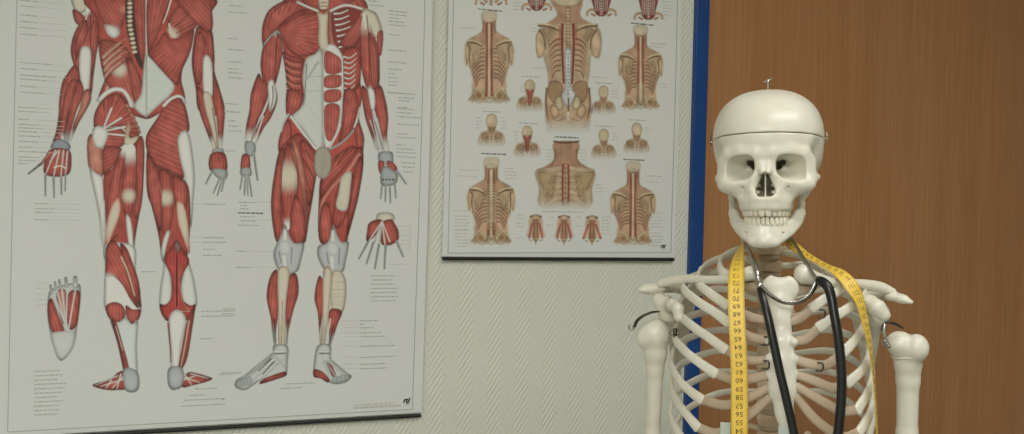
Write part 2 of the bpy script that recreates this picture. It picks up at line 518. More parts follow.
    def result(s, step=2):
        K = s.K//step
        h, w = s.h//K*K, s.w//K*K
        c = s.c[:h, :w].reshape(h//K, K, w//K, K, 3).mean((1, 3)); a = s.a[:h, :w].reshape(h//K, K, w//K, K).mean((1, 3))
        # rounded modelling of the drawing: the picture is drawn darker towards its outline
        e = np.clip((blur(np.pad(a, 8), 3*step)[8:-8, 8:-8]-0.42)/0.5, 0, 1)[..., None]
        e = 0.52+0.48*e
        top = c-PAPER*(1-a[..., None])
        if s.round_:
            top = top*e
        else:
            top = (top*0.84+top.mean(-1, keepdims=True)*0.16)*0.84
        if s.fade:
            y = s.y0+(np.arange(a.shape[0])+.5)/step
            a = a*np.clip((s.fade[1]-y)/(s.fade[1]-s.fade[0]), 0, 1)[:, None]
            top = top*np.clip((s.fade[1]-y)/(s.fade[1]-s.fade[0]), 0, 1)[:, None, None]
        return PAPER*(1-a[..., None])+top, a

def sheet_off(p, sheet):
    """gap between wall and sheet: the lower half of the chart bellies away from the wall a little"""
    return sheet['off'](p[..., 0], p[..., 2])

def print_material(name):
    mt = bpy.data.materials.new(name); mt.use_nodes = True
    b = mt.node_tree.nodes['Principled BSDF']; b.inputs['Roughness'].default_value = 0.5; b.inputs['Specular IOR Level'].default_value = 0.3
    at = mt.node_tree.nodes.new('ShaderNodeAttribute'); at.attribute_name = 'ink'
    mt.node_tree.links.new(at.outputs['Color'], b.inputs['Base Color'])
    return mt
PRINT = print_material('chart_print')
SHEET = material('chart_paper', tuple(PAPER)+(1,), 0.5, spec=0.3)
RAIL = material('black_rail', srgb(22, 22, 24), 0.4)
GREY_INK = material('grey_print', tuple(ink(136, 137, 134))+(1,), 0.55)
DARK_INK = material('dark_print', tuple(ink(84, 84, 82))+(1,), 0.55)
PALE_INK = material('pale_print', tuple(ink(150, 151, 147))+(1,), 0.55)
BLACK_INK = material('black_print', tuple(ink(24, 24, 26))+(1,), 0.55)

def lay_print(cv, name, sheet, label=None, level=0.00018, step=2):
    c, a = cv.result(step)
    h, w = a.shape
    u = cv.x0+(np.arange(w)+.5)/step; v = cv.y0+(np.arange(h)+.5)/step
    keep = a > 0.03
    fc = keep[:-1, :-1] | keep[1:, :-1] | keep[:-1, 1:] | keep[1:, 1:]
    jj, ii = np.nonzero(fc)
    vid = np.full((h, w), -1, np.int64)
    used = np.zeros((h, w), bool)
    for dj in (0, 1):
        for di in (0, 1): used[jj+dj, ii+di] = True
    vid[used] = np.arange(used.sum())
    J, I = np.nonzero(used)
    P = wall_pt(u[I], v[J]); P[:, 1] = -sheet_off(P, sheet)-level
    P = P-np.array(sheet['org'])
    F = np.stack([vid[jj+1, ii], vid[jj+1, ii+1], vid[jj, ii+1], vid[jj, ii]], 1)
    me = mesh_of(name, P, F, True)
    ca = me.color_attributes.new('ink', 'FLOAT_COLOR', 'POINT')
    ca.data.foreach_set('color', np.column_stack([c[J, I], np.ones(len(J))]).astype(np.float32).ravel())
    o = link(name, me, sheet['root'], PRINT)
    if label: o['label'] = label
    return o

def quads_print(name, rects, mat, sheet, level=0.0002, kind=None):
    """rects: list of 4-point outlines in photo position"""
    V = np.array(rects, float).reshape(-1, 2)
    P = wall_pt(V[:, 0], V[:, 1]); P[:, 1] = -sheet_off(P, sheet)-level
    P = P-np.array(sheet['org'])
    F = np.arange(len(V)).reshape(-1, 4)[:, ::-1]
    o = link(name, mesh_of(name, P, F), sheet['root'], mat)
    if kind: o['kind'] = kind
    return o

VP = np.array([2845.0, 268.0])        # where the chart's level lines run to
def level_dir(u, v):
    d = VP-np.array([u, v], float); return d/np.linalg.norm(d)
def bar(u, v, ln, t):
    d = level_dir(u, v); n = np.array([-d[1], d[0]])*t/2; a = np.array([u, v]); b = a+d*ln
    return [a-n, b-n, b+n, a+n]
_tr = random.Random(5)
def text_row(u, v, ln, t=1.05):
    """one line of small print too fine to read: a run of word-length dashes"""
    out = []; x = 0.0; d = level_dir(u, v)
    while x < ln-0.8:
        w = min(_tr.uniform(1.4, 5.5), ln-x)
        y0 = np.array([u, v])+d*x
        out.append(bar(y0[0], y0[1], w, t*_tr.uniform(.75, 1.1)))
        x += w+_tr.uniform(0.5, 0.9)
    return out

def make_sheet(name, label, x0, x1, z0, z1, offf, rail_x0, rail_x1):
    org = ((x0+x1)/2, 0.0, z0)
    root = thing(name, label, 'poster', Matrix.Translation(org))
    sh = dict(root=root, org=org, off=offf)
    nx, nz = 24, 40
    X, Z = np.meshgrid(np.linspace(x0, x1, nx), np.linspace(z0, z1, nz))
    Yf = -offf(X, Z)
    A = np.stack([X, Yf, Z], -1).reshape(-1, 3)-org; B = np.stack([X, Yf+0.0006, Z], -1).reshape(-1, 3)-org
    F = []
    q = lambda i, j: j*nx+i
    n = nx*nz
    for j in range(nz-1):
        for i in range(nx-1):
            F.append((q(i, j), q(i+1, j), q(i+1, j+1), q(i, j+1))); F.append((n+q(i, j+1), n+q(i+1, j+1), n+q(i+1, j), n+q(i, j)))
    ring_ = [q(i, 0) for i in range(nx)]+[q(nx-1, j) for j in range(1, nz)]+[q(i, nz-1) for i in range(nx-2, -1, -1)]+[q(0, j) for j in range(nz-2, 0, -1)]
    for a, b in zip(ring_, ring_[1:]+ring_[:1]): F.append((b, a, n+a, n+b))
    link('paper_sheet', mesh_of('paper_sheet', np.vstack([A, B]), F), root, SHEET)
    return sh

def logo(sheet, x, y, s):
    """small printed maker's mark: a slanted hooked stroke, a slanted cup and a fine bar below"""
    def st(P, w):
        P = np.array(P, float)*s+np.array([x, y]); P = catmull(P, 4) if len(P) > 2 else P
        T = np.gradient(P, axis=0); T /= np.linalg.norm(T, axis=1)[:, None]; N = np.column_stack([-T[:, 1], T[:, 0]])*w*s/2
        return [[P[i]-N[i], P[i+1]-N[i+1], P[i+1]+N[i+1], P[i]+N[i]] for i in range(len(P)-1)]
    R = []
    R += st([(-4.0, 2.6), (-3.6, 0.2), (-2.4, -1.4), (-1.2, -1.2)], 1.7)
    R += st([(-1.2, -1.2), (-1.0, -1.9)], 1.8)
    R += st([(0.2, -2.4), (-0.9, 1.2), (0.0, 2.4), (1.4, 1.6), (2.6, -2.6)], 1.8)
    R += st([(2.6, -2.6), (3.2, -3.2)], 1.8)
    o = quads_print('maker_mark', R, BLACK_INK, sheet, 0.00025)
    quads_print('maker_bar', [bar(x-3.6*s, y+4.3*s, 6.6*s, 0.9*s)], GREY_INK, sheet, 0.00025)
    return o

# ---------------- large chart: muscles from behind and from the front
X1L, X1R = -0.2465, 0.4534
Z1B = 1.5-0.3800
def off1(X, Z):
    t = np.clip((Z-Z1B)/1.0, 0, 1); s_ = np.clip((X-X1L)/(X1R-X1L), 0, 1)
    return 0.0045+0.006*np.sin(np.pi*t)**2*(0.35+0.65*s_**2)
big = make_sheet('anatomy_chart', 'large muscle chart with a red man seen from behind and from the front', X1L, X1R, Z1B, Z1B+0.98, off1, 0, 0)
def rail(sheet, x0, x1, z, r):
    o = np.array(sheet['org'])
    pts = np.array([(x0, -0.006, z), (x1, -0.006, z)])-o
    b = box('hanging_rail', (x0-o[0], -0.011, z-r-o[2]), (x1-o[0], -0.001, z+r-o[2]), RAIL, sheet['root'], 0.0015)
    return b
rail(big, X1L+0.002, X1R-0.003, 1.5-0.3850, 0.0026)
rail(big, X1L+0.002, X1R-0.001, Z1B+0.982, 0.0026)
def frame_lines(sheet, corners, w):
    """thin printed border"""
    for (a, b) in corners:
        a = np.array(a, float); b = np.array(b, float); n = 24
        d = (b-a)/np.linalg.norm(b-a); N = np.array([-d[1], d[0]])*w/2
        R = [[a+(b-a)*i/n-N, a+(b-a)*(i+1)/n-N, a+(b-a)*(i+1)/n+N, a+(b-a)*i/n+N] for i in range(n)]
        quads_print('border_line', R, GREY_INK, sheet, 0.0002)
frame_lines(big, [((20.0, -120), (8.1, 431.3)), ((427.4, -120), (411.8, 408.8)), ((8.1, 431.3), (411.8, 408.8))], 0.9)
logo(big, 406.6, 400.2, 0.85)

def M(cv, pts, ang=90, col=RED, **k):
    q = np.ptp(np.asarray(pts, float), axis=0).min()
    k.setdefault('edge', DRED); k.setdefault('es', float(np.clip(q*.36, 1.8, 5.0))); k.setdefault('lit', .25)
    cv.poly(pts, col, ang=ang, **k)
def Tn(cv, pts, col=WHT, **k):
    q = np.ptp(np.asarray(pts, float), axis=0).min()
    k.setdefault('edge', ink(112, 116, 116)); k.setdefault('es', float(np.clip(q*.4, 1.4, 5.0))); k.setdefault('feather', 1.8); k.setdefault('soft', 1.5)
    cv.poly(pts, col, **k)

def back_view():
    cv = Canvas(22, -76, 232, 396); L = cv.line
    M(cv, [(137,-34),(157,-34),(160,-22),(178,-16),(198,-12),(208,0),(200,8),(92,8),(84,0),(94,-12),(116,-16),(134,-22)], fan=(147,-60), lit=.3)
    M(cv, [(84,2),(88,-8),(96,-12),(100,2),(90,12)], 80); M(cv, [(196,-12),(206,-6),(210,4),(204,14),(192,2)], 80)
    M(cv, [(131,-48),(133,-66),(147,-75),(161,-66),(163,-48),(157,-34),(137,-34)], 90, lit=.4)
    Tn(cv, [(136,-62),(147,-72),(158,-62),(156,-50),(147,-46),(138,-50)])
    L([(147,-46),(146.8,0)], 1.4, 1.4, WHT)
    # ---- arm at the left
    Tn(cv, [(72,-3),(88,-3),(87,10),(80,14),(74,9)], CRM, edge=DGR)
    M(cv, [(73,10),(81,13.5),(86,20),(80.5,26),(75,22)], 60, lit=.2)
    M(cv, [(86.8,3),(85.7,16),(77.6,27.6),(72.5,40),(71,53),(74,67),(73,76),(80,92),(91,96),(94,76),(96.5,57),(99.8,39),(100,22),(95,8)], 95, lit=.3, tips=[(88,9,7,WHT)])
    L([(88,4),(87,16),(84,28)], 2.2, .8, WHT); L([(92,6),(91,20),(90,40)], 1.6, .6, DRK)
    M(cv, [(86,20),(79,32),(75,46),(77,62),(81,48),(86,40),(89,30)], 110, lit=.4)
    M(cv, [(92,24),(90,42),(92.5,56),(91,78),(94.5,70),(97,52),(98.5,34),(96,22)], 95)
    Tn(cv, [(81,50),(86.8,46.5),(91.4,53),(90.5,76),(89.3,92),(90.5,101),(83.4,101),(81.8,87),(79.4,69)], lit=.3)
    # forearm
    M(cv, [(74,66),(67,75),(62.5,83),(59.6,100),(59,114),(56.5,131),(53,143),(57,147),(63,140),(66,124),(73,100),(80,84),(79,70)], 100, lit=.25)
    M(cv, [(72,80),(66,92),(62,112),(60,130),(63,142),(67,128),(71,108),(77,92),(79,82)], 98, lit=.35, tips=[(62,144,11,WHT)])
    M(cv, [(79,80),(73,96),(69,114),(66,134),(68,145),(72,130),(77,112),(83,98),(84,88)], 100, lit=.35, tips=[(69,144,12,GRY)])
    M(cv, [(84,92),(80,108),(74,124),(70,143),(73,138),(79,124),(86,112),(91.5,100),(90,90)], 105, col=LRED, lit=.2, tips=[(71,142,12,WHT)])
    L([(60,118),(58,132),(54,144)], 1.2, .8, DRK); L([(69,112),(66,128),(65,144)], 1.0, .8, DRK)
    Tn(cv, [(54,142),(61,139),(69,143),(71,148),(67,152),(57,151),(51,148)], BLU, edge=DGR)
    # hand
    M(cv, [(50,150),(69,150),(72,162),(69.5,174),(59,177),(46.5,175),(44,167)], 80, fib=.2)
    for a, b in (((52,151),(41,165)),): L([a, b], 3.2, 2.6, LRED, DRED)
    for a, b in (((56,150),(46,175)),((60,150),(54,177)),((64,150),(61.5,175)),((68,151),(66,173)),((58,151),(50,163))): L([a, b], 1.5, 1.2, WHT, GRY)
    L([(54,168),(61,166),(67,169)], 1.1, 1.0, WHT)
    cv.finger((45.8,175),(45.8,196.5)); cv.finger((54,176),(54.6,198)); cv.finger((61.5,174.5),(61.9,195)); cv.finger((66,173),(65.4,191.5), 1.7)
    cv.finger((42,163.5),(28.6,174.3), 2.2, DGR)
    # ---- trunk
    M(cv, [(90,-3),(97,20),(99,48),(104,66),(105,79),(101.5,89),(98.5,99),(104,106),(140,118),(152,118),(176,104),(184.5,101),(184.5,94),(181.4,79),(185,61),(191.6,48),(194,30),(205,20),(212,12),(207,-3)], 90, col=ink(138,60,50), fib=.2)
    M(cv, [(95,-3),(128,-3),(122,28),(117,38),(109,36),(103,24)], 55, lit=.3, tips=[(112,36,10,WHT),(124,10,5,LRED)])
    Tn(cv, [(104,26),(112,26),(119,30),(116.5,38.5),(110,36.5)], WHT, alpha=.8)
    # ribs laid open
    M(cv, [(99,46),(108,40),(128,50),(134,74),(118,88),(105,80)], 30, col=ink(120,60,48))
    for k in range(6):
        y = 45+k*6.5
        L([(102+k*.7, y+13), (110, y+5), (121, y-3), (128+k*.6, y-6)], 2.6, 1.6, LRED, DRED)
        L([(103+k*.7, y+14), (111, y+6.3), (121, y-1.6)], 0.9, .6, CRM)
    cv.poly([(126,-3),(133,-3),(135,20),(140,45),(143,70),(136,60),(130,44),(126,24)], DRK, edge=DRK, soft=.6)
    for k in range(13):
        y = -1+k*4.4; x = 129.5+max(0, k-6)*.8
        cv.poly([(x-2.5,y),(x+2,y-1.2),(x+3.2,y+1.4),(x-.5,y+2.6)], CRM, edge=BRN, es=1)
    M(cv, [(134,-3),(145.5,-3),(145.5,50),(144,66),(139,54),(135.5,26)], 88, lit=.15)
    M(cv, [(105,80),(116,70),(130,62),(140,76),(143,96),(134,108),(124,100),(112,90)], 70, lit=.35, tips=[(120,70,9,CRM),(138,104,9,CRM)])
    M(cv, [(126,60),(133,62),(141,80),(143,100),(135,106),(131,86)], 75, lit=.3)
    Tn(cv, [(146.4,53),(156,63),(174,84),(171,95),(161,104),(148,116),(146,118),(134,107),(141,94),(143.4,71)], ink(172,177,172), ang=20, fib=.1, fw_=3)
    L([(146.4,-3),(146.2,30),(146.6,56)], 1.6, 1.4, WHT, GRY); L([(146.5,56),(146.4,118)], 1.2, 1.0, GRY, DGR)
    M(cv, [(148,-3),(169,-3),(164,20),(153.5,45.6),(148,53)], 120, fan=(148,54), lit=.3)
    M(cv, [(148,54),(157,44),(165,33),(171,40.5),(184,36),(194,30.4),(190,53),(182,71),(179,84),(174,84),(153.5,62)], fan=(206,20), lit=.35, fib=.4)
    M(cv, [(167.5,23),(172,14),(180,5),(192,10),(201.7,15),(195,29),(184,35),(174,39),(167.5,31)], 150, lit=.3, tips=[(171,36,9,CRM)])
    L([(169,24),(172,38)], 2.0, 2.6, CRM)
    L([(176,34),(195,24)], .9, .8, DRK); L([(174,28),(190,14)], .9, .6, DRK)
    M(cv, [(175,-3),(207,-3),(212,12.7),(212.6,28),(208.5,34),(196.6,25),(184,12)], 50, lit=.35)
    L([(172,-3),(167,14),(163,24)], 1.6, .8, WHT)
    # ---- arm at the right
    M(cv, [(197,27),(205,31),(212,32),(214.4,56),(214.6,73),(219.5,89),(224.3,112),(210,116),(198,110),(195.4,89),(191.6,66),(193,45)], 92, lit=.2)
    M(cv, [(199,32),(205,40),(204,60),(201,82),(197,84),(193,66),(194,46)], 95, lit=.35)
    M(cv, [(206,33),(211.5,36),(213.5,56),(211,62),(207,54)], 88, lit=.3)
    Tn(cv, [(203,60),(208,56),(212,66),(212.6,94),(207.5,98),(203,89)], lit=.3)
    M(cv, [(213,72),(219,89),(224,110),(224.6,116),(223,136),(221.5,150),(218,138),(216,116),(213,98)], 88, lit=.3, tips=[(221,148,12,WHT)])
    M(cv, [(196,88),(203,92),(206,106),(210,124),(215,150),(213,150),(207,134),(199,111)], 70, lit=.3, tips=[(213,147,10,WHT)])
    cv.poly([(203,94),(210,94),(214,110),(217,132),(219,151),(216,151),(211,130),(205,110)], CRM, edge=BRN, ang=80, fib=.3)
    L([(212,108),(216,134),(217,150)], .8, .6, DRK)
    Tn(cv, [(213,149),(222.5,149),(222.8,154),(213,155)], GRY, edge=DGR)
    M(cv, [(210.6,154),(224.5,153.5),(226.7,171),(218,174),(209,169)], 85, lit=.3)
    Tn(cv, [(212,169),(226,170),(226.5,178),(221,180),(214,175)], GRY, edge=DGR)
    cv.finger((212,171),(205.3,184.5), 1.9); cv.finger((220,177),(213,193.5), 1.6); cv.finger((222.5,177),(217,196), 1.7); cv.finger((225,175),(221.3,192), 1.6)
    # ---- hips
    M(cv, [(94,128),(95,113),(104,99),(118,94),(128,105),(139.6,133),(131,139),(123,128),(108,128),(98,131)], fan=(106,128), lit=.3)
    L([(98,102),(106,94),(114,90),(123,91),(129,99),(131.5,108)], 4.6, 3.4, WHT, GRY)
    L([(126,104),(133,118),(140,134)], 4.2, 3.0, LRED, DRED)
    for k in range(6): L([(124+k*2.5,104+k*5),(128.5+k*2.4,102.5+k*5)], .7, .7, DRK)
    M(cv, [(103,131),(118,128),(126,134),(123,146),(112,149),(104,149)], 5, lit=.2)
    M(cv, [(103,149),(121,148),(118,160),(110,170),(103.5,175)], -30, lit=.2)
    M(cv, [(87.6,141),(92,134),(98,140),(103,151),(103,177),(95,172),(88.6,166)], 80, col=LRED)
    Tn(cv, [(92.5,131),(99,126),(107,130),(108,137),(103,148),(95,146)], lit=.2)
    for a, b in (((104,129),(122,118)),((106,131),(126,127)),((107,134),(127,136)),((104,128),(112,108))): L([a, b], 1.6, 2.2, WHT, GRY)
    Tn(cv, [(128,122),(131,128),(129,138),(139,136),(142,141),(130,148),(124,143)], CRM, edge=BRN)
    Tn(cv, [(89.5,168),(96,173),(103,178),(105,201),(105,232),(101,225),(96,200)], WHT)
    M(cv, [(146.4,136),(156,120),(166,105),(176,98),(184,103),(188.6,120),(189,131),(182,136),(179,143),(184,166),(183,179),(174,174),(156,166),(147,151)], 24, lit=.4, fib=.55, fw_=1.5)
    L([(163,107),(170,100),(177,96.8),(182,98),(185.5,104)], 3.4, 2.4, WHT, GRY)
    L([(148,152),(157,167),(174,175),(183,180)], 1.2, 1.6, DRK)
    Tn(cv, [(177.6,139),(184,130.6),(190,138),(194.6,174),(193.4,200),(191,228),(187,205),(184.5,178),(180,160)], WHT)
    # ---- back of thighs
    M(cv, [(104,176),(113,167),(121,150),(131,146),(143.8,140),(143.2,190),(139.8,213),(135,241),(133,262),(106,262),(104.5,232),(104,200)], 92, lit=.1, fib=.25)
    M(cv, [(124,146),(129,150),(123,172),(119,196),(120,216),(113,232),(107,244),(106,214),(109,190),(115,168)], 98, lit=.45, tips=[(108,240,18,CRM),(126,146,12,WHT)])
    M(cv, [(128,146),(136,150),(137,186),(132,214),(126,218),(121,196),(124,172)], 92, lit=.35, tips=[(129,148,17,WHT),(129,196,8,CRM)])
    M(cv, [(136,144),(143.5,140),(143,190),(139.6,214),(134,216),(137,186)], 92, lit=.25)
    Tn(cv, [(112,206),(119,198),(120,214),(113,232),(107,247),(107,226)], CRM, edge=LRED)
    Tn(cv, [(126,216),(131,220),(134,246),(133.5,262),(129,246)], WHT)
    M(cv, [(147,151),(156,166),(174,174),(183,179),(189.2,190),(190.2,223),(188,252),(184,264),(164,264),(158.6,236),(152,208),(146.8,190)], 90, fib=.25)
    M(cv, [(147.5,154),(156,168),(162,182),(163,208),(160,232),(152,208),(147.3,190)], 85, lit=.35)
    M(cv, [(159,170),(171,175),(174,198),(172,222),(166,240),(161,222),(162,196)], 90, lit=.35, tips=[(166,198,9,CRM)])
    M(cv, [(172,176),(183,180),(188,192),(186,208),(178,214),(174,200)], 90, lit=.35)
    Tn(cv, [(177,202),(184,206),(188.6,230),(189.4,254),(184,240),(178,222)], CRM, edge=LRED)
    Tn(cv, [(166,232),(170,232),(166,248),(163.6,262),(161,250)], WHT)
    Tn(cv, [(105,200),(101,205),(100,228),(104,250),(106,236)], WHT, alpha=.7)
    L([(145.6,152),(145.4,186)], 1.2, 1.0, PAPER)
    # ---- lower leg, left
    Tn(cv, [(106,244),(134,246),(136,270),(139.6,291),(141,312),(126,318),(106,310),(104.2,288),(105.4,266)], WHT)
    M(cv, [(106.4,247),(113,240),(120,247),(126,262),(133,288),(139,308),(131,300),(122,284),(112,276),(106,281),(105.4,262)], 62, lit=.4, tips=[(108,282,10,WHT)])
    M(cv, [(120,244),(127,248),(133,263),(139.5,284),(140.8,308),(134,294),(126,272)], 68, lit=.3)
    L([(121,256),(128,272),(135,296)], 2.0, 1.6, CRM, BRN)
    L([(106,249),(112,240),(118,234)], 1.0, .8, DRK)
    M(cv, [(105.4,307),(112,302),(119,302.5),(124,307),(125.4,316),(119,322),(110,319)], 90, lit=.5)
    M(cv, [(126,305),(133,309),(141,309.5),(138.4,320),(132,324),(126.4,316)], 90, lit=.4)
    Tn(cv, [(110,319),(118,322),(126,317),(132,324),(138,320),(137,346),(138,372),(139,386),(127,386),(125.5,368),(117,340)], ink(172,177,176), lit=.2)
    M(cv, [(111,319),(116.5,322),(122,340),(129,366),(129,376),(124.5,374),(118,345)], 75, lit=.15)
    L([(113,322),(120,348),(126,374)], .9, .7, DRK); L([(116,326),(123,350)], .8, .6, CRM)
    M(cv, [(92.5,385),(100,381.5),(110,379),(118,372),(126,371),(130,387),(118,389.5),(104,389)], 10, fib=.3)
    for a, b in (((125,374),(112,388)),((126,378),(100,386)),((121,373),(117,389)),((112,379),(106,388)),((118,375),(95,385))): L([a, b], 1.5, .9, WHT, GRY)
    Tn(cv, [(123,371),(128,367),(138,372),(139.4,386),(135,391.5),(127,391),(124,384)], GRY, edge=DGR, lit=.3)
    # ---- lower leg, right
    Tn(cv, [(164,258),(170,274),(171,300),(160,306),(160,288),(163,270)], ink(176,180,176))
    Tn(cv, [(186,262),(190.5,266),(195.6,288),(196.4,306),(184,304),(181,285)], ink(176,180,176))
    M(cv, [(163.7,259),(170,248),(176.5,240),(183,249),(189.4,261),(184,272),(181,285),(182,298),(190,305),(195.5,304),(193.6,314),(186,320),(177,310),(168.5,321),(161.6,314),(159.5,304),(166,304),(171,296),(170.5,276)], 90, col=ink(142,48,47), lit=.3)
    cv.poly([(174,246),(177,240),(181,247),(179,252),(176,252)], ink(110,86,84), edge=DRK)
    L([(177,254),(176.4,280),(177,306)], 1.2, 1.8, DRED); L([(180.5,262),(179.4,284),(184,304),(190,310)], 1.6, 2.0, LRED, DRED)
    Tn(cv, [(168.5,320),(177,309),(186,319),(181,345),(178,386),(168.5,385),(171,358)], WHT, lit=.2)
    M(cv, [(195,305),(192,330),(186.5,360),(178,371),(182,345),(187,320)], 102, lit=.25)
    L([(189,320),(185,345),(181,366)], .9, .7, CRM); L([(168,322),(170,345),(170.6,362)], 1.8, 1.0, RED, DRED)
    M(cv, [(180,382),(188,372),(198,373),(205,375),(212.3,378),(206,381.5),(192,385),(183,387)], 12, fib=.3)
    for a, b in (((181,376),(200,382)),((184,373),(192,385)),((190,373),(209,378)),((182,380),(196,375))): L([a, b], 1.4, .9, WHT, GRY)
    Tn(cv, [(168.5,368),(180,366),(184,374),(181,387),(173,388.5),(168,384)], GRY, edge=DGR, lit=.3)
    return cv

def front_view():
    cv = Canvas(230, -76, 410, 394); L = cv.line
    M(cv, [(314,-30),(334,-30),(336,-16),(352,-8),(366,4),(358,14),(290,14),(280,4),(296,-6),(312,-16)], fan=(324,-60), lit=.3)
    M(cv, [(308,-48),(309,-66),(324,-75),(339,-66),(340,-48),(334,-32),(324,-26),(314,-32)], 90, lit=.4)
    Tn(cv, [(311,-62),(324,-73),(337,-62),(334,-56),(324,-60),(314,-56)])
    for q in (317, 331): cv.poly([(q-4,-50),(q,-52.5),(q+4,-50),(q,-47.5)], DRK)
    L([(324,-50),(322,-42),(326,-42)], 1.2, 1.0, DRED); L([(318,-36),(324,-35),(330,-36)], 1.6, 1.6, DRK)
    # neck and shoulders
    M(cv, [(302,-3),(352,-3),(350,4),(330,12),(312,10)], 90, fib=.3)
    cv.poly([(318,-3),(328,-3),(327,10),(323,15),(319,10)], CRM, edge=DRK)
    for y in (0, 3.5, 7): L([(320,y),(326,y)], .8, .8, BRN)
    M(cv, [(299,2),(288,1.5),(278,4),(267,12.7),(261.4,30),(263,48),(271,37),(282,25),(297,13),(310,11)], fan=(274,40), lit=.4)
    L([(286,3),(272,14),(267,30)], .8, .6, DRK)
    # torso base
    M(cv, [(278,28),(300,12),(345,10),(364,12),(360,40),(358,70),(361,96),(358,118),(362,146),(330,165),(300,150),(282,150),(286,118),(287,100),(285,70),(282,45)], 90, col=ink(150,66,58), fib=.2)
    M(cv, [(276,30),(288,21),(301,14.5),(318.7,14),(321,30),(320.7,46),(313.7,54.5),(301,57.5),(289.6,52.5),(282,39)], fan=(270,34), lit=.4, fib=.5)
    cv.poly([(295,43),(297.5,42),(299.5,44),(298,47),(295.5,46.5)], LRED, edge=RED)
    # serratus and oblique, left flank
    M(cv, [(282,52),(290,56),(304,60),(301,76),(303.5,101),(298,112),(286.5,112),(287,92),(284,68)], 80, lit=.2)
    for k in range(6):
        L([(284+k*.3,58+k*6.5),(292,62+k*7),(301,63+k*7)], 1.2, .8, DRK); L([(284.5+k*.3,61+k*6.5),(292,65+k*7),(300,66+k*7)], 1.4, 1.0, LRED)
    M(cv, [(286,92),(294,90),(303,96),(300,108),(291,117),(285.5,114)], 100, lit=.3)
    Tn(cv, [(305,60),(314,55),(321,51),(322,100),(321.8,150),(313.7,147),(302,130),(291,118),(300,108),(303.5,96),(302,80)], ink(170,174,168), ang=60, fib=.12, fw_=2.5)
    L([(318,62),(306,80)], 2.4, 1.6, GRY); L([(306,64),(304.5,90),(303,106)], 1.0, .8, DGR)
    for y in (78, 92): L([(304,y),(321,y-1)], .7, .7, GRY)
    # breastbone, open ribs right
    Tn(cv, [(316,11),(323,15),(328,11),(327,34),(328,50),(322.5,53),(317.6,44),(318,24)], CRM, edge=BRN)
    M(cv, [(327.6,15),(334,12),(332,30),(336,44),(343,56),(334,57),(328,48)], 85, col=LRED, lit=.2)
    cv.poly([(333,12),(356,8),(362,14),(360,36),(355,48),(343,56),(334,44),(331,28)], ink(112,48,42), edge=DRK)
    for k in range(7):
        y = 13+k*5.6
        L([(332.5+k*.8,y+1.5),(340,y+1),(348+k*.8,y-2.5)], 2.5, 1.6, WHT, DRK)
    M(cv, [(339,44),(350,28),(364,10),(367,14),(360,36),(350,49)], 120, lit=.35, tips=[(364,12,6,CRM)])
    L([(329,12),(345,6),(362,10),(370,12)], 2.6, 2.4, WHT, GRY); L([(296,2.5),(308,8),(318,12)], 2.2, 2.4, WHT, GRY)
    M(cv, [(341,54),(357,48),(360,60),(359,84),(352,92),(342,90)], 60, col=ink(140,56,48))
    for k in range(7):
        y = 55+k*5.2
        L([(342,y+2),(349,y+3.5),(356-k*.3,y-1.5)], 2.0, 1.1, WHT, DRK)
    # rectus, right half laid open
    cv.poly([(323.5,52),(341,55),(341.5,100),(339,128),(331,144),(323,140)], WHT, edge=GRY)
    for q in ([(324.5,52),(336,56),(340.6,62),(340,73),(325,73)], [(324.5,77),(339.6,76),(339.4,87),(324.5,88)], [(324.5,91.5),(339,90.5),(338.6,101),(324.5,102.5)], [(324,107),(338.4,106),(337,126),(331,141),(324.5,136)]):
        M(cv, q, 90, lit=.4, es=1.6)
    L([(322.6,50),(322.4,90),(322.6,150)], 1.4, 1.3, WHT, DGR)
    L([(341.5,57),(341.8,100),(339,126),(328,149)], 2.0, 2.4, WHT, GRY)
    L([(342.6,60),(342.8,100),(340,124)], .6, .6, DRK)
    M(cv, [(343,92),(353,90),(357,100),(355,116),(350,134),(338,143),(341,122)], 100, lit=.35)
    # groin
    L([(289.6,116),(300,130),(312,146),(318,150)], 2.6, 2.8, WHT, GRY); L([(358,112),(354,128),(342,142),(328,150)], 2.0, 2.4, GRY, DGR)
    M(cv, [(278,141),(281,130),(285,121),(290,122),(291,138),(285,153),(278,152)], 95, lit=.3)
    M(cv, [(353,128),(358,124),(361,132),(363,141),(361,158),(356,150)], 85, lit=.3)
    L([(288,114),(283,124),(281,132)], 1.6, 1.2, WHT); L([(359,108),(356,120),(353,128)], 1.8, 1.4, WHT)
    # ---- arm at the left
    M(cv, [(263,46),(269,38),(277,31),(281,41),(282,53),(278,74),(272,90),(263,83),(260,64)], 92, lit=.4, tips=[(277,33,6,GRY)])
    M(cv, [(277,34),(281,42),(281.6,54),(278,74),(274,82),(275,60)], 92, lit=.2)
    L([(263,46),(270,37),(277,31.5)], 1.8, 1.6, GRY, DGR); L([(277,33),(275.4,50),(274,72)], .8, .6, DRK)
    M(cv, [(258,74),(252,88),(249.5,100),(249,110),(245.4,128),(244.6,144),(248,146),(254,128),(262,112),(268,96),(268,86),(262,80)], 100, lit=.4, tips=[(247,143,14,WHT)])
    M(cv, [(274,86),(277,100),(270.6,118),(263,129),(254,148),(250,146),(257,126),(266,108),(270,92)], 112, lit=.25, tips=[(252,146,14,WHT)])
    Tn(cv, [(267.5,84),(272,80),(276,92),(275,104),(269,112),(268,98)], WHT); L([(272,86),(272.4,100),(270,110)], 1.0, .8, DRK)
    L([(258,118),(250,144)], 1.2, .9, DRK); L([(263,116),(253,146)], 1.5, 1.0, WHT)
    Tn(cv, [(245,142),(254,143),(255,152),(250,157),(245,153)], GRY, edge=DGR)
    M(cv, [(243,154),(249,156),(250,169),(246,173),(240.5,171),(240.5,161)], 100, lit=.3)
    Tn(cv, [(240.5,169),(250,168),(250.5,176),(241,176)], GRY, edge=DGR)
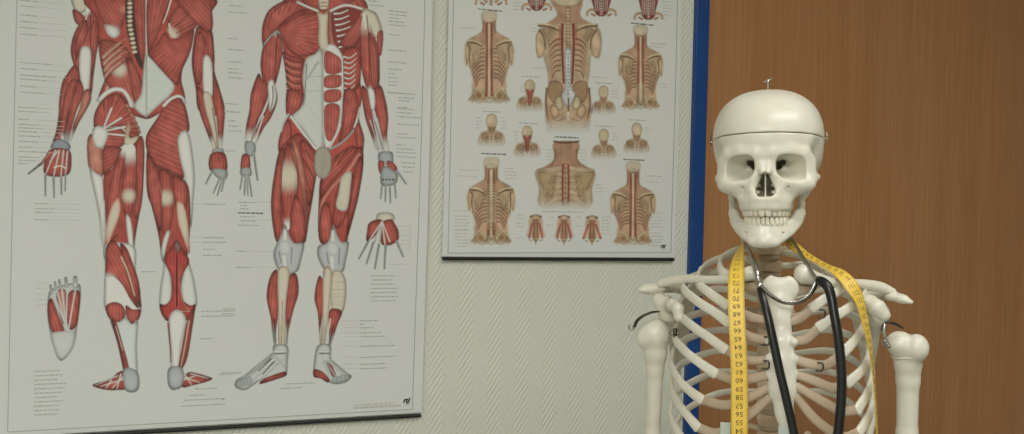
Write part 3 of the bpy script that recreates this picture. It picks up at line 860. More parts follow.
    cv.finger((253,152),(257.2,181), 2.2); cv.finger((242.3,174),(239.6,190), 1.6); cv.finger((245,175),(244,195.5), 1.7); cv.finger((248,175),(251.6,197), 1.7); cv.finger((246.5,175),(247.6,196), 1.5)
    # ---- arm at the right
    Tn(cv, [(361.8,9),(369,11),(376,15),(381.5,33),(375,39),(368,34),(363,22)], CRM, edge=BRN)
    M(cv, [(376.5,34),(382.2,33),(380.5,54.5),(376.5,54)], 90)
    M(cv, [(361.5,18),(368,15),(372,33),(378,51),(378.2,86),(372,97),(364,85),(358.8,56)], 88, lit=.4, tips=[(365,18,18,CRM),(372,95,9,WHT)])
    M(cv, [(367.5,34),(372,40),(377,56),(377,84),(371.5,90),(369,66)], 86, lit=.3)
    L([(366,16),(367.6,36),(368.4,60),(368,84)], .9, .7, DRK); L([(363,14),(364.6,30)], 2.2, 1.2, WHT)
    M(cv, [(361,86),(366,90),(370,100),(372,120),(378,150),(374,148),(370,136),(364,118),(360.5,96)], 78, lit=.3, tips=[(377,148,12,WHT)])
    M(cv, [(373,92),(379.6,86),(384.6,101),(387,118),(386,138),(389,154),(385,155),(381,140),(376,120),(372,104)], 82, lit=.4, tips=[(386,150,13,WHT)])
    Tn(cv, [(367,88),(373,92),(374,106),(371,112),(368,100)], WHT)
    for a, b in (((372,114),(381,152)),((376,118),(384,154)),((369,120),(378,150))): L([a, b], 1.2, 1.0, WHT, DGR)
    L([(374,122),(382,150)], .8, .7, DRK)
    Tn(cv, [(377.5,153),(390,152),(392,158),(391,164),(379,164)], GRY, edge=DGR)
    M(cv, [(377,162),(383,162),(381,174),(378,172)], 90); M(cv, [(386,161),(392,163),(396,169),(392,174),(387,170)], 70, lit=.3)
    Tn(cv, [(379.6,172),(384,166),(391,170),(396.5,174),(395,183),(388,186),(380,185)], GRY, edge=DGR)
    for x in (382, 385.4, 388.6, 392): cv.poly([(x-.8,179),(x+.8,179),(x+.7,180.6),(x-.7,180.6)], DRK)
    cv.finger((381,184),(379.6,199), 1.6); cv.finger((384.6,185),(384,202), 1.8); cv.finger((388.5,185),(389.2,203.5), 1.8); cv.finger((393.3,182),(394.6,198.5), 1.6); cv.finger((395,170),(405,184.5), 1.9)
    # ---- thighs
    M(cv, [(279,150),(290,138),(300,134),(313,149),(317,162),(315,180),(311,205),(307,228),(304,243),(290,247),(277,243),(272.6,228),(270.5,203),(273,178)], 95, fib=.2)
    M(cv, [(300,140),(313,150),(317,162),(314,184),(309,206),(303,190),(300,164)], 70, lit=.25)
    for a, b in (((304,150),(316,166)),((302,158),(314,180)),((303,170),(311,196))): L([a, b], .8, .7, DRK)
    M(cv, [(279,152),(284,150),(283,172),(280,200),(282,226),(284,236),(277.5,243),(272.8,228),(270.7,203),(273.2,178)], 94, lit=.4)
    M(cv, [(285,146),(291,146),(296,170),(296,200),(290,226),(285,228),(281,204),(281.5,172)], 92, lit=.3, tips=[(287,176,17,CRM),(287,228,10,WHT)])
    M(cv, [(290,138),(295,140),(303,164),(306,196),(307.5,226),(304,238),(303,210),(299,182),(292,158)], 72, col=LRED, lit=.2)
    M(cv, [(294,196),(301,203),(305.6,225),(303,241),(296,244),(289.6,232),(290,214)], 78, lit=.5)
    L([(283.5,152),(281,176),(280.5,206)], .8, .7, DRK); L([(291,142),(297,168),(297,198)], .9, .8, DRK)
    M(cv, [(320,178),(330,174),(345,157),(360,147),(362.4,165),(358,195),(354,212),(348,234),(345,243),(332,247),(320,243),(317.5,228),(318,200)], 100, fib=.2)
    M(cv, [(326,166),(340,152),(352,146),(356,152),(342,170),(326,190),(319.5,200),(320,182)], 135, lit=.3)
    for a, b in (((330,160),(322,176)),((338,154),(328,172)),((346,150),(336,166))): L([a, b], .8, .7, DRK)
    L([(359.5,153),(346,172),(331,188),(320.5,206),(319,232)], 5.0, 3.6, LRED, DRED)
    M(cv, [(356,160),(361.5,158),(361,176),(356,198),(350,224),(346,236),(347,210),(351,184)], 102, lit=.4)
    M(cv, [(338,184),(352,174),(351,194),(346,214),(338,228),(331,222),(333,204)], 102, lit=.2)
    Tn(cv, [(341,177),(350,172),(349,191),(345.5,210),(335.5,207),(338,192)], CRM, edge=GRY)
    M(cv, [(321,206),(328,204),(331,220),(330,240),(322,243),(318,230)], 84, lit=.5)
    # ---- knees
    for P in ([(275.6,244.5),(280,236),(284.5,224),(289,236),(294,243),(303.5,243),(301,258),(296,272),(280,272),(273,256)],
              [(317.5,246),(326,243),(330,234),(332.7,224.5),(337,236),(341,242),(348,242),(345,261),(341.5,272),(327,273),(317.5,258)]):
        Tn(cv, P, ink(150,154,154), edge=DGR, lit=.2)
    for cx_, cy_ in ((284.5,249), (332,250)):
        cv.poly([(cx_-5,cy_-6),(cx_+1,cy_-8),(cx_+5,cy_-4),(cx_+4.5,cy_+3),(cx_,cy_+5),(cx_-4.5,cy_+2)], ink(168,171,170), edge=GRY, feather=2)
        L([(cx_-1,cy_+5),(cx_,cy_+20)], 5.4, 4.2, WHT, GRY); L([(cx_-6,cy_+2),(cx_-4,cy_+14)], 1.0, .8, DGR); L([(cx_+7,cy_-2),(cx_+6,cy_+14)], 1.0, .8, DGR)
        L([(cx_,cy_-20),(cx_,cy_-8)], 3.2, 4.6, WHT, GRY)
    # ---- shins
    M(cv, [(272,272),(277.5,272),(278,308),(276,330),(274,346),(271.5,330),(270.4,318),(266.4,299),(267.5,284)], 95, lit=.4, tips=[(274,342,18,GRY)])
    M(cv, [(288.5,276),(296,274),(298.2,292),(293,310),(288.6,330),(286.6,346),(285,320),(286,295)], 97, lit=.4, tips=[(287,340,16,CRM)])
    Tn(cv, [(277.6,270),(288.6,270),(286,300),(284.5,319),(284.8,346),(278.4,346),(277.8,310)], CRM, edge=BRN, lit=.2)
    L([(274,318),(275.6,346)], 1.1, .9, DRK); L([(288,318),(286,344)], .8, .7, DRK); L([(282,300),(281,345)], .7, .6, BRN)
    M(cv, [(318,276),(323,283),(322.6,308),(320,330),(319,344),(317.4,314),(313.8,297)], 88, lit=.4, tips=[(319.5,340,14,CRM)])
    Tn(cv, [(322.6,271),(331,271),(328.5,310),(324,345),(319.4,345),(322,318)], CRM, edge=BRN, lit=.2)
    cv.poly([(331.5,274),(341,272),(345.6,284),(344.4,304),(340.5,313),(331,310)], CRM, edge=BRN, ang=0, fib=.25, fw_=2.2)
    M(cv, [(329.6,309),(341.4,311),(337,324),(332,340),(329,346),(328,326)], 105, lit=.35, tips=[(330,342,10,GRY)])
    L([(333,324),(328,346)], 1.3, 1.0, DRK); L([(330,318),(325.6,345)], 1.2, 1.0, WHT)
    # ---- feet
    Tn(cv, [(272,353),(263,362),(255,368.5),(244,375),(236,379.6),(235,386.5),(244.5,389.6),(254,384),(261,379.6),(272,378),(285,375.5),(287.4,362),(287,345),(273.4,345)], ink(164,167,166), edge=DGR, lit=.15)
    M(cv, [(261,380),(270,375.5),(284,371),(286,375),(274,379.6),(260,383.6)], -10)
    for a, b in (((275,355),(246,379)),((278,358),(252,380)),((272,353),(241,378)),((281,360),(262,378))): L([a, b], 1.3, 1.5, WHT, DGR)
    for a, b in (((271,358),(258,371)),((274,361),(262,374))): L([a, b], 1.2, .9, DRK)
    for k in range(4): cv.poly([(237+k*3,381-k*1.1),(241+k*3,379-k*1.1),(243+k*3,384-k*.9),(239+k*3,387-k*.9)], GRY, edge=DGR, es=1.2)
    L([(273,351),(287,352)], 2.8, 2.8, WHT, GRY); L([(274,353.4),(286,352.6)], 1.1, 1.1, DRK); L([(276,357),(284,366)], 1.8, 1.6, WHT, DGR); L([(286,356),(277,364)], 1.8, 1.6, WHT, DGR)
    Tn(cv, [(317.5,345),(330,345),(331,359),(338,365),(344,371),(351,375.5),(346.7,381),(340,383.4),(333,383.4),(327,381),(321,377),(313.4,375.5),(313.4,361)], ink(164,167,166), edge=DGR, lit=.15)
    M(cv, [(313.4,369),(322,371),(329,379),(327,382),(320,378),(313.4,376.4)], 20); M(cv, [(328,361),(332,366),(336,376),(333,377),(329,370)], 65)
    for a, b in (((327,360),(346,378)),((325,360),(338,381)),((323,361),(331,381)),((329,358),(349,375))): L([a, b], 1.3, 1.4, WHT, DGR)
    L([(326,362),(332,376)], 1.0, .8, DRK)
    for k in range(4): cv.poly([(332+k*4,377.5-k*.9),(336+k*4,376.5-k*.9),(337+k*4,382-k*1.1),(333+k*4,383-k*1.1)], GRY, edge=DGR, es=1.2)
    L([(317,351),(330.6,352)], 2.8, 2.8, WHT, GRY); L([(318.5,353),(329.5,352.6)], 1.1, 1.1, DRK)
    # ---- pelvis front
    cv.poly([(315,152),(321,147),(329,152),(330.5,166),(327,176),(321,179),(315,174),(313.4,163)], ink(140,136,122), edge=DGR, ang=90, fib=.25)
    L([(318,150),(322,162),(321,176)], 1.8, 1.4, ink(160,154,138), DGR); L([(324,152),(325,168)], 2.2, 1.6, ink(150,146,130), DGR)
    return cv

def hand_detail():
    cv = Canvas(352, 206, 408, 274); L = cv.line
    Tn(cv, [(376,214),(384,212),(392,214),(393,220),(384,223),(376,220)], CRM, edge=GRY)
    M(cv, [(368,223),(377,219),(382,222),(377,232),(372,238),(365.6,241),(366,231)], 110, lit=.3)
    M(cv, [(379.6,224),(389.7,219),(394,224),(397.4,231),(397,240),(388.5,245),(380,243)], 70, lit=.35)
    for b in ((368,241),(373,243),(378,245),(384,245.5),(389,242)): L([(381,221), b], 1.0, 1.5, WHT, GRY)
    cv.finger((367.5,241),(357.8,259)); cv.finger((372.5,242),(365.4,264), 2.0); cv.finger((378,244),(373.8,269), 2.1); cv.finger((384.6,244),(383.3,269), 2.0); cv.finger((395,240),(402.4,257), 2.1)
    return cv

def foot_detail():
    cv = Canvas(40, 270, 90, 366); L = cv.line
    Tn(cv, [(49,293),(54,288),(66,284),(80,284),(80.5,302),(77.4,327),(74,346),(65,358.5),(59,359),(54,347),(49.3,327),(47.6,312)], ink(160,162,160), edge=DGR)
    M(cv, [(47.8,305),(52,298),(58,312),(65,330),(64,336),(56,334),(50.4,327)], 70, lit=.3)
    M(cv, [(66,299),(72,290),(80.5,292),(79.6,310),(77,325),(70,329),(66,314)], 85, lit=.3)
    M(cv, [(57,292),(66,290),(67,312),(64,324),(59,310)], 85, col=LRED)
    for a, b in (((53,292),(68,330)),((57,288),(66,326)),((62,286),(66,322)),((68,286),(66,328)),((76,288),(68,334))): L([a, b], 1.5, 1.6, WHT, GRY)
    Tn(cv, [(51,334),(62,331),(74.5,332),(74,346),(65,358),(59,358.6),(54,347)], ink(164,166,164), edge=GRY, lit=.3)
    for a, b, w in (((52,294),(50.8,284),2.6),((56.5,290),(55.3,281),2.6),((61,288),(59.4,279),2.8),((67,287),(66,276.6),3.2),((76,288),(75.4,275.6),4.6)): cv.finger(a, b, w)
    return cv

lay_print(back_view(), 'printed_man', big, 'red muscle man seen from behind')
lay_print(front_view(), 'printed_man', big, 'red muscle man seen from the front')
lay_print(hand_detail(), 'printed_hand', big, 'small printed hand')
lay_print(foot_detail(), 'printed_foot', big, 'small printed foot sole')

# rows of small print and leader lines: (x, y, length)
rows = []; leads = []
def block(u, v, n, dv, ln, var=.35):
    for k in range(n): rows.extend(text_row(u+_tr.uniform(-.4, .4), v+k*dv, ln*(1-_tr.uniform(0, var))))
def leader(u, v, ln, ln2):
    rows.extend(text_row(u, v, ln))
    d = level_dir(u, v); ln2 = min(ln2, 46); a = np.array([u, v])+d*(ln+1); leads.append(bar(a[0], a[1], max(2, ln2-ln-1), .45))
for v, ln, e in ((1,17,72),(6.5,16,72),(15.5,18,40),(22,17,80),(28,16,78),(34.5,17,72),(63,32,60),(69,18,46),(75.5,36,52),(79.5,26,40),(86.5,17,40),(92.5,25,42)):
    leader(21, v, ln, e)
for v, ln, e in ((107.5,18,36),(111.5,19,34),(119.5,12,60),(124.5,20,50),(128,24,46),(131.5,20,44),(136,22,40),(141.5,20,36),(147,13,34),(151.5,28,40),(157,22,24),(160.5,18,20),(163.5,9,10)):
    leader(19, v, ln, e)
for v, ln in ((203.5,13),(208.5,20),(212.2,17),(219.6,14)): leader(35.5, v, ln, 60)
block(34.5, 371, 11, 4.35, 34)
for k in range(5): leads.append(bar(36, 283+k*5.4, 12, .45))
for u, v, ln in ((229,6,13),(229,12.5,18),(228,39,9),(228,50,16),(228,62,14),(228,69,10),(228,73,15),(228,78,16),(226,104,12),(226,112,15),(228,121,8),(228,126,10),(228,131,14),(226,151,9)): rows.extend(text_row(u, v, ln))
for u, v, ln in ((204,204,21),(203,237.5,20),(203,242,24),(203,249,13),(203,255,18),(141,271.5,14),(201,311,34),(201,316,34),(200,338.5,12),(219,374,20),(195,388.5,22),(189,395,17),(184,399.8,40),(181,405.8,44)): rows.extend(text_row(u, v, ln))
for u, v, ln in ((238,202.2,18),(240,205.5,8),(240,208.8,8),(237.5,212.8,26),(240,216.6,15),(240,220.6,16),(237,225,22),(236,251,8),(236,267,14)):
    rows.extend(text_row(u, v, ln))
for a, b, e in ((256,202,270),(256,220,272),(244,251,275),(250,267,276),(216,204,190),(224,237,186),(224,242,188),(190,311,176)):
    leads.append(bar(a, b, e-a, .45) if e > a else bar(e, b, a-e, .45))
for u, v, ln in ((368,1.5,9),(368,5.5,15),(388,11.5,18),(388,15,17),(388,18.5,10),(388,21.8,15),(388,25.3,16),(388,35,12),(387,50.5,18),(387,62.5,18),(387,69.5,14),(387,74,8),(387,78,10),(387,82,9),(387,85.5,8),(386,93,28),(397,98,16),(397,101,12),(396,107.5,10),(387,93,20),(396,109,17),(396,113,14),(396,117,24),(396,124.5,22),(396,134,10),(396,137.5,18),(395,145,10),(395,149,16),(395,152.5,20),(395,157,19),(400,163,14),(401,167,13),(402,172,9)):
    rows.extend(text_row(u, v, ln))
block(369.5, 275.5, 7, 4.2, 30)
for v, ln in ((320.5,18),(324,4),(327.5,14),(332.5,22),(336.5,26),(346,35),(357,36),(364,26),(368.5,27)): rows.extend(text_row(359, v, ln)); leads.append(bar(342, v, 15, .45))
for u, v, ln in ((222,308.5,13),(222,313.5,13),(221,372.5,20),(286,383.5,28),(280,388,21),(221,399,5)): rows.extend(text_row(u, v, ln))
for k in range(6): leads.append(bar(397, 226+k*4.6, 12, .45))
leads.append([(409,225),(409.4,225),(409,249),(408.6,249)]); leads.append(bar(388, 264, 20, .45))
o = quads_print('small_print', rows, GREY_INK, big, 0.0002, 'stuff')
o = quads_print('leader_lines', leads, PALE_INK, big, 0.00019, 'stuff')
quads_print('imprint_line', text_row(353, 407.5, 47, 2.2)+text_row(354, 404.8, 40, 1.4), PALE_INK, big, 0.0002, 'stuff')
# bold heading beside the knee
quads_print('bold_caption', text_row(237.5, 212.8, 26, 1.5), DARK_INK, big, 0.00022, 'stuff')

# ---------------- small chart: back muscles
X2L, X2R = 0.4842, 0.9842
Z2B = 1.5-0.0905
def off2(X, Z): return 0.0045+0.002*np.sin(np.pi*np.clip((Z-Z2B)/.7, 0, 1))**2
small = make_sheet('spine_chart', 'smaller chart with many tan back views of spine and back muscles', X2L, X2R, Z2B, Z2B+0.69, off2, 0, 0)
rail(small, X2L, X2R-0.004, 1.5-0.0938, 0.0034)
rail(small, X2L, X2R, Z2B+0.692, 0.0030)
frame_lines(small, [((453.9, -70), (447.3, 253)), ((677.8, -70), (669.6, 252.2)), ((447.3, 253), (669.6, 252.2))], 0.9)
logo(small, 662.4, 246.2, 0.62)

Y_ = lambda b, ys, yb: ys+b*(yb-ys)
BONE_I = ink(178, 158, 124); RIB_I = ink(180, 150, 114); RUST = ink(122, 64, 46); SKIN = ink(170, 150, 120)
def back_bust(cx, ys, hw, yb, red=(.0, 1.0), spine='red', bust_top=None):
    """small printed torso from behind: cx middle, ys shoulder height, hw half shoulder width, yb lower edge"""
    k = hw/25.0
    ht = yb-ys
    nt = bust_top if bust_top is not None else ys-24*k
    cv = Canvas(cx-hw*1.35, nt-6, cx+hw*1.35, yb+7); cv.round_ = False; cv.fade = (Y_(.94, ys, yb), yb+3); L = cv.line
    X = lambda a: cx+a*hw
    Y = lambda b: ys+b*ht
    half = [(.28,nt+6*k),(.27,nt+12*k),(.32,ys-8*k),(.62,ys-3*k),(.90,ys+1*k),(1.04,Y(.12)),(1.04,Y(.30)),(.97,Y(.44)),(.88,Y(.36)),(.82,Y(.48)),(.72,Y(.62)),(.70,Y(.74)),(.76,Y(.88)),(.80,Y(1.0))]
    out = [(cx-a*hw, b) for a, b in half]+[(cx+a*hw, b) for a, b in half[::-1]]
    cv.poly(out, ink(186,170,146), edge=ink(182,168,148), feather=4.5*k, alpha=.9)
    cv.poly([(cx+(x-cx)*.95, y-1*k) for x, y in out], SKIN, edge=ink(132,104,76), es=5*k, soft=1.3, feather=1.8*k, ang=90, fib=.14, fw_=3*k)
    cv.poly([(X(-.25),nt+6*k),(X(.25),nt+6*k),(X(.30),ys-7*k),(X(.66),ys-1*k),(X(.5),ys+5*k),(X(0),Y(.10)),(X(-.5),ys+5*k),(X(-.66),ys-1*k),(X(-.30),ys-7*k)], ink(158,116,88), edge=ink(150,116,88), ang=90, fib=.45, fw_=1.4*k, alpha=.75, feather=1.6*k)
    cv.poly([(X(-.6),Y(.64)),(X(.6),Y(.64)),(X(.6),Y(.80)),(X(-.6),Y(.80))], ink(180,140,112), edge=SKIN, alpha=.7, feather=3*k)
    for s_ in (-1, 1):
        # upper arm stump and armpit
        cv.poly([(X(.86*s_),ys+4*k),(X(.99*s_),Y(.14)),(X(.98*s_),Y(.34)),(X(.92*s_),Y(.42)),(X(.86*s_),Y(.3)),(X(.80*s_),Y(.16))], ink(182,158,124), edge=ink(146,112,80), feather=1.5*k)
        L([(X(.90*s_),ys+5*k),(X(.81*s_),Y(.13)),(X(.82*s_),Y(.28)),(X(.80*s_),Y(.46))], 1.8*k, 1.0*k, ink(112,80,56))
        # ribs
        for j in range(8):
            y = .13+.066*j; rr = .72-.035*max(0, j-3)
            L([(X(.13*s_),Y(y-.03)),(X(.40*s_),Y(y+.0)),(X(rr*s_),Y(y+.12))], 2.3*k, 1.7*k, RIB_I, DBR)
            L([(X(.18*s_),Y(y+.012)),(X(.42*s_),Y(y+.036)),(X((rr-.02)*s_),Y(y+.155))], 1.25*k, 1.0*k, RUST)
        # shoulder blade
        cv.poly([(X(.30*s_),ys+5*k),(X(.56*s_),ys+3*k),(X(.80*s_),ys+5*k),(X(.76*s_),Y(.15)),(X(.54*s_),Y(.40)),(X(.40*s_),Y(.30))], ink(164,144,108), edge=DBR, alpha=.6, es=2.4*k)
        cv.poly([(X(.40*s_),ys+8*k),(X(.66*s_),ys+8*k),(X(.52*s_),Y(.30))], ink(146,122,88), edge=ink(160,138,100), alpha=.45)
        L([(X(.30*s_),ys+7*k),(X(.58*s_),ys+3.5*k),(X(.93*s_),ys+2.5*k)], 2.2*k, 2.8*k, ink(104,78,54)); L([(X(.30*s_),ys+5.4*k),(X(.58*s_),ys+1.8*k),(X(.93*s_),ys+1.0*k)], 1.3*k, 1.8*k, ink(190,170,134))
        # hip bones
        cv.poly([(X(.16*s_),Y(.93)),(X(.26*s_),Y(.82)),(X(.52*s_),Y(.77)),(X(.70*s_),Y(.84)),(X(.64*s_),Y(.94)),(X(.46*s_),Y(1.02)),(X(.28*s_),Y(1.0))], ink(158,128,90), edge=DBR, feather=1.3*k)
        cv.poly([(X(.30*s_),Y(.87)),(X(.50*s_),Y(.83)),(X(.58*s_),Y(.89)),(X(.42*s_),Y(.96))], ink(122,92,62), edge=ink(158,128,90), alpha=.9)
        L([(X(.22*s_),Y(.92)),(X(.30*s_),Y(.83)),(X(.54*s_),Y(.78)),(X(.70*s_),Y(.86))], 1.3*k, 1.0*k, ink(192,172,134))
        L([(X(.68*s_),Y(.92)),(X(.70*s_),Y(1.04))], 1.6*k, 1.2*k, ink(140,108,80))
    cv.poly([(X(-.16),Y(.84)),(X(.16),Y(.84)),(X(.10),Y(.98)),(X(0),Y(1.02)),(X(-.10),Y(.98))], ink(184,166,132), edge=DBR)
    for s_ in (-1, 1):
        for q in (.05, .13): L([(X(q*.6*s_),Y(.88)),(X((q+.04)*s_),Y(.985))], 1.3*k, 1.0*k, ink(196,186,162), DBR)
    # spine column
    cv.poly([(X(-.09),nt+12*k),(X(.09),nt+12*k),(X(.12),Y(.2)),(X(.13),Y(.86)),(X(-.13),Y(.86)),(X(-.12),Y(.2))], ink(180,152,114), edge=DBR)
    n = max(6, int((Y(.86)-nt-12*k)/(2.9*max(k, .6))))
    for j in range(n):
        y = nt+12*k+j*(Y(.86)-nt-12*k)/n
        L([(X(-.17),y+.8*k),(X(0),y),(X(.17),y+.8*k)], .9*k, .9*k, ink(104,72,48)); cv.poly([(X(-.05),y-.9*k),(X(.05),y-.9*k),(X(.04),y+.9*k),(X(-.04),y+.9*k)], ink(196,180,146))
    RD = ink(118, 42, 36); LR = ink(164, 100, 78)
    y0, y1 = Y(red[0]), Y(red[1])
    if spine == 'red':
        for s_ in (-1, 1):
            L([(X(.085*s_),y0),(X(.09*s_),(y0+y1)/2),(X(.115*s_),y1)], 1.6*k, 2.3*k, RD)
            for j in range(int((y1-y0)/(2.4*k))):
                y = y0+j*2.4*k; L([(X(.03*s_),y),(X(.14*s_),y+1.5*k)], .7*k, .7*k, LR)
    else:
        for s_ in (-1, 1):
            L([(X(.10*s_),Y(.62)),(X(.12*s_),Y(.84))], 3.0*k, 3.4*k, ink(146,82,60), DRED)
        for j in range(int((y1-y0)/(3.2*k))): L([(X(-.24),y0+j*3.2*k+1*k),(X(0),y0+j*3.2*k-1*k),(X(.24),y0+j*3.2*k+1*k)], 1.3*k, 1.3*k, ink(188,172,138), BRN)
    for s_ in (-1, 1):
        L([(X(.12*s_),nt+8*k),(X(.13*s_),ys-3*k)], 1.5*k, 1.3*k, RUST); L([(X(.22*s_),nt+7*k),(X(.25*s_),ys-6*k)], 1.2*k, 1.0*k, ink(120,88,62))
    # the head fades out above the neck
    cv.poly([(X(-.33),nt+1),(X(-.22),nt-2.4*k),(X(.22),nt-2.4*k),(X(.33),nt+1),(X(.31),nt+6*k),(X(.14),nt+9*k),(X(-.14),nt+9*k),(X(-.31),nt+6*k)], ink(174,162,138), edge=ink(150,130,102), feather=2.6*k, alpha=.9)
    return cv

def big_bust():
    cx = 566.5; cv = Canvas(534, -34, 604, 136); cv.round_ = False; cv.fade = (118, 134); L = cv.line
    cv.poly([(549,-3),(580,-3),(578,14),(584,21),(596,27),(600,38),(598,58),(590,56),(588,72),(586,90),(589,106),(588,128),(584,133),(549,133),(545,126),(544,104),(547,90),(546,72),(541,56),(537,58),(535,38),(540,28),(552,20),(556,14)],
            SKIN, edge=ink(128,98,70), soft=1.3, es=5, feather=3, ang=90, fib=.12, fw_=3)
    cv.poly([(552,2),(580,2),(579,16),(590,26),(567,24),(544,26),(556,15)], ORG, edge=TAN, ang=90, fib=.4, alpha=.75)
    cv.poly([(551,2),(549,-10),(552,-24),(566,-31),(580,-24),(583,-10),(580,2),(573,7),(558,7)], ink(178,162,132), edge=BRN, es=4)
    cv.poly([(548,84),(585,84),(586,128),(548,128)], ink(170,136,106), edge=TAN, alpha=.6, feather=2)
    for s_ in (-1, 1):
        x = lambda a: cx+a*s_
        cv.poly([(x(27),30),(x(33),40),(x(30),58),(x(24),54),(x(23),40)], ink(180,156,122), edge=BRN)
        L([(x(29),30),(x(24),38),(x(22),50)], 2.2, 1.2, BRN)
        cv.poly([(x(8),30),(x(24),29),(x(23),36),(x(15),50),(x(10),44)], ink(154,130,94), edge=DBR)
        L([(x(8),31),(x(18),27),(x(30),26)], 2.4, 2.6, DBR); L([(x(9),29.6),(x(18),25.6),(x(30),24.6)], 1.4, 1.8, ink(184,164,128))
        for j in range(7):
            y = 38+5.2*j
            L([(x(6),y-2),(x(13),y),(x(20-j*.5),y+7)], 2.2, 1.7, RIB_I, BRN); L([(x(7),y+1.4),(x(13),y+3.2),(x(19-j*.5),y+10)], 1.5, 1.2, RUST)
        L([(x(5.4),24),(x(5.8),46),(x(5),66),(x(4.2),84)], 2.8, 2.0, ink(136,44,38), DRED)
        L([(x(8),26),(x(8.4),48)], 1.2, .8, ink(160,84,60))
        cv.poly([(x(5),88),(x(9),82),(x(18),82),(x(20),94),(x(14),104),(x(9),102)], ink(146,118,82), edge=DBR)
        cv.poly([(x(6),100),(x(10),96),(x(13),104),(x(9),110),(x(5),108)], ink(188,170,136), edge=DBR)
        cv.poly([(x(10),108),(x(16),105),(x(18),112),(x(14),118),(x(9),116)], ink(178,148,112), edge=DBR)
        L([(x(21),88),(x(22),104),(x(20),116),(x(16),128)], 2.2, 1.6, BRN); L([(x(19),112),(x(17),126)], 2.6, 1.8, RIB_I, BRN)
        L([(x(3),118),(x(10),121),(x(16),118)], 1.0, .8, BRN)
    L([(566.5,8),(566.8,30),(567,58)], 5.0, 4.4, ink(178,152,114), BRN)
    for j in range(15): L([(564.4,8+j*3.4),(569,8.2+j*3.4)], .9, .9, BRN)
    cv.poly([(563.5,52),(570,52),(569.6,86),(574,94),(571,102),(567,108),(562.4,102),(560,94),(564,86)], ink(176,180,184), edge=DGR)
    for j in range(12): L([(566.6,54+j*3.6),(566.9,55.4+j*3.6)], 1.1, 1.1, DRK)
    L([(567,98),(566.8,118)], 1.6, 1.2, DBR); L([(566.8,112),(566.6,121)], 1.5, .9, ink(220,214,196))
    return cv

def close_bust():
    cx = 564.5; cv = Canvas(532, 137, 597, 212); cv.round_ = False; cv.fade = (200, 210); L = cv.line
    cv.poly([(553,143),(577,143),(576,158),(584,166),(594,172),(591,188),(587,208),(541,208),(538,188),(534,172),(545,166),(553,158)], SKIN, edge=ink(128,98,70), es=5, soft=1.3, feather=2.6)
    cv.poly([(553,143),(577,143),(575,160),(586,168),(564,166),(543,168),(554,160)], ORG, edge=BRN, ang=90, fib=.4, alpha=.8)
    L([(552,141.5),(564,143),(578,141.5)], 2.0, 2.0, DBR)
    for j in range(4): L([(559,146+j*3.6),(564.5,147+j*3.6),(570,146+j*3.6)], 1.3, 1.3, ink(196,160,116), DBR)
    for s_ in (-1, 1):
        x = lambda a: cx+a*s_
        cv.poly([(x(11),174),(x(27),172),(x(24),186),(x(14),198),(x(11),188)], ink(156,132,96), edge=DBR)
        L([(x(9),176),(x(18),172),(x(28),170)], 2.0, 2.2, ink(184,164,128), DBR)
        L([(x(10.5),148),(x(11),158),(x(14),166)], 1.2, 1.0, BRN)
        for j in range(6):
            y = 172+6*j; L([(x(4),y-1),(x(10),y),(x(15+j*1.5),y+5+j*.6)], 2.6, 2.0, ink(182,154,116), DBR)
        for j in range(4): L([(x(22-j),190+j*5),(x(18),193+j*5)], 2.4, 1.8, ink(180,152,114), BRN)
        L([(x(2.6),164),(x(3),184),(x(2.6),206)], 2.0, 1.8, ink(146,44,34), DRED)
    L([(564.5,160),(564.5,207)], 2.2, 2.2, ink(180,152,114), BRN)
    for j in range(9): L([(563.2,163+j*5),(565.8,163+j*5)], 1.0, 1.0, DBR)
    return cv

def head_bust(cx, yt, yb, red):
    k = (yb-yt)/30.0; cv = Canvas(cx-13*k-2, yt-2, cx+13*k+2, yb+3); cv.round_ = False; cv.fade = (yb-8*k, yb+1); L = cv.line
    cv.poly([(cx-3.4*k,yt+11*k),(cx+3.4*k,yt+11*k),(cx+4*k,yt+15*k),(cx+10*k,yt+18*k),(cx+11*k,yt+29*k),(cx-11*k,yt+29*k),(cx-10*k,yt+18*k),(cx-4*k,yt+15*k)], SKIN, edge=ink(136,108,80), es=3*k, feather=2.2*k)
    for s_ in (-1, 1):
        x = lambda a: cx+a*s_*k
        cv.poly([(x(3),yt+18*k),(x(8),yt+18*k),(x(7),yt+25*k),(x(4),yt+26*k)], ink(150,126,92), edge=BRN)
        L([(x(9),yt+18*k),(x(8.6),yt+28*k)], 1.0*k, 1.0*k, BRN)
        for j in range(3): L([(x(2),yt+(20+3*j)*k),(x(6),yt+(22.5+3*j)*k)], .9*k, .8*k, BRN)
    cv.poly([(cx-5*k,yt+5*k),(cx-3*k,yt+1*k),(cx,yt),(cx+3*k,yt+1*k),(cx+5*k,yt+5*k),(cx+4.2*k,yt+11*k),(cx+2*k,yt+13*k),(cx-2*k,yt+13*k),(cx-4.2*k,yt+11*k)], ink(178,158,122), edge=BRN, lit=.3, soft=1.4, es=2.6*k)
    if red:
        cv.poly([(cx-3.4*k,yt+9*k),(cx+3.4*k,yt+9*k),(cx+2.4*k,yt+14*k),(cx+1.6*k,yt+24*k),(cx-1.6*k,yt+24*k),(cx-2.4*k,yt+14*k)], ink(150,74,56), edge=DRED, ang=90, fib=.4, tips=[(cx,yt+8*k,3*k,ink(180,140,104))])
    else:
        for s_ in (-1, 1): L([(cx+s_*2*k,yt+12*k),(cx+s_*1.6*k,yt+18*k)], 1.8*k, 1.2*k, ink(146,92,66), BRN)
    L([(cx,yt+13*k),(cx,yt+27*k)], .9*k, .9*k, BRN)
    return cv

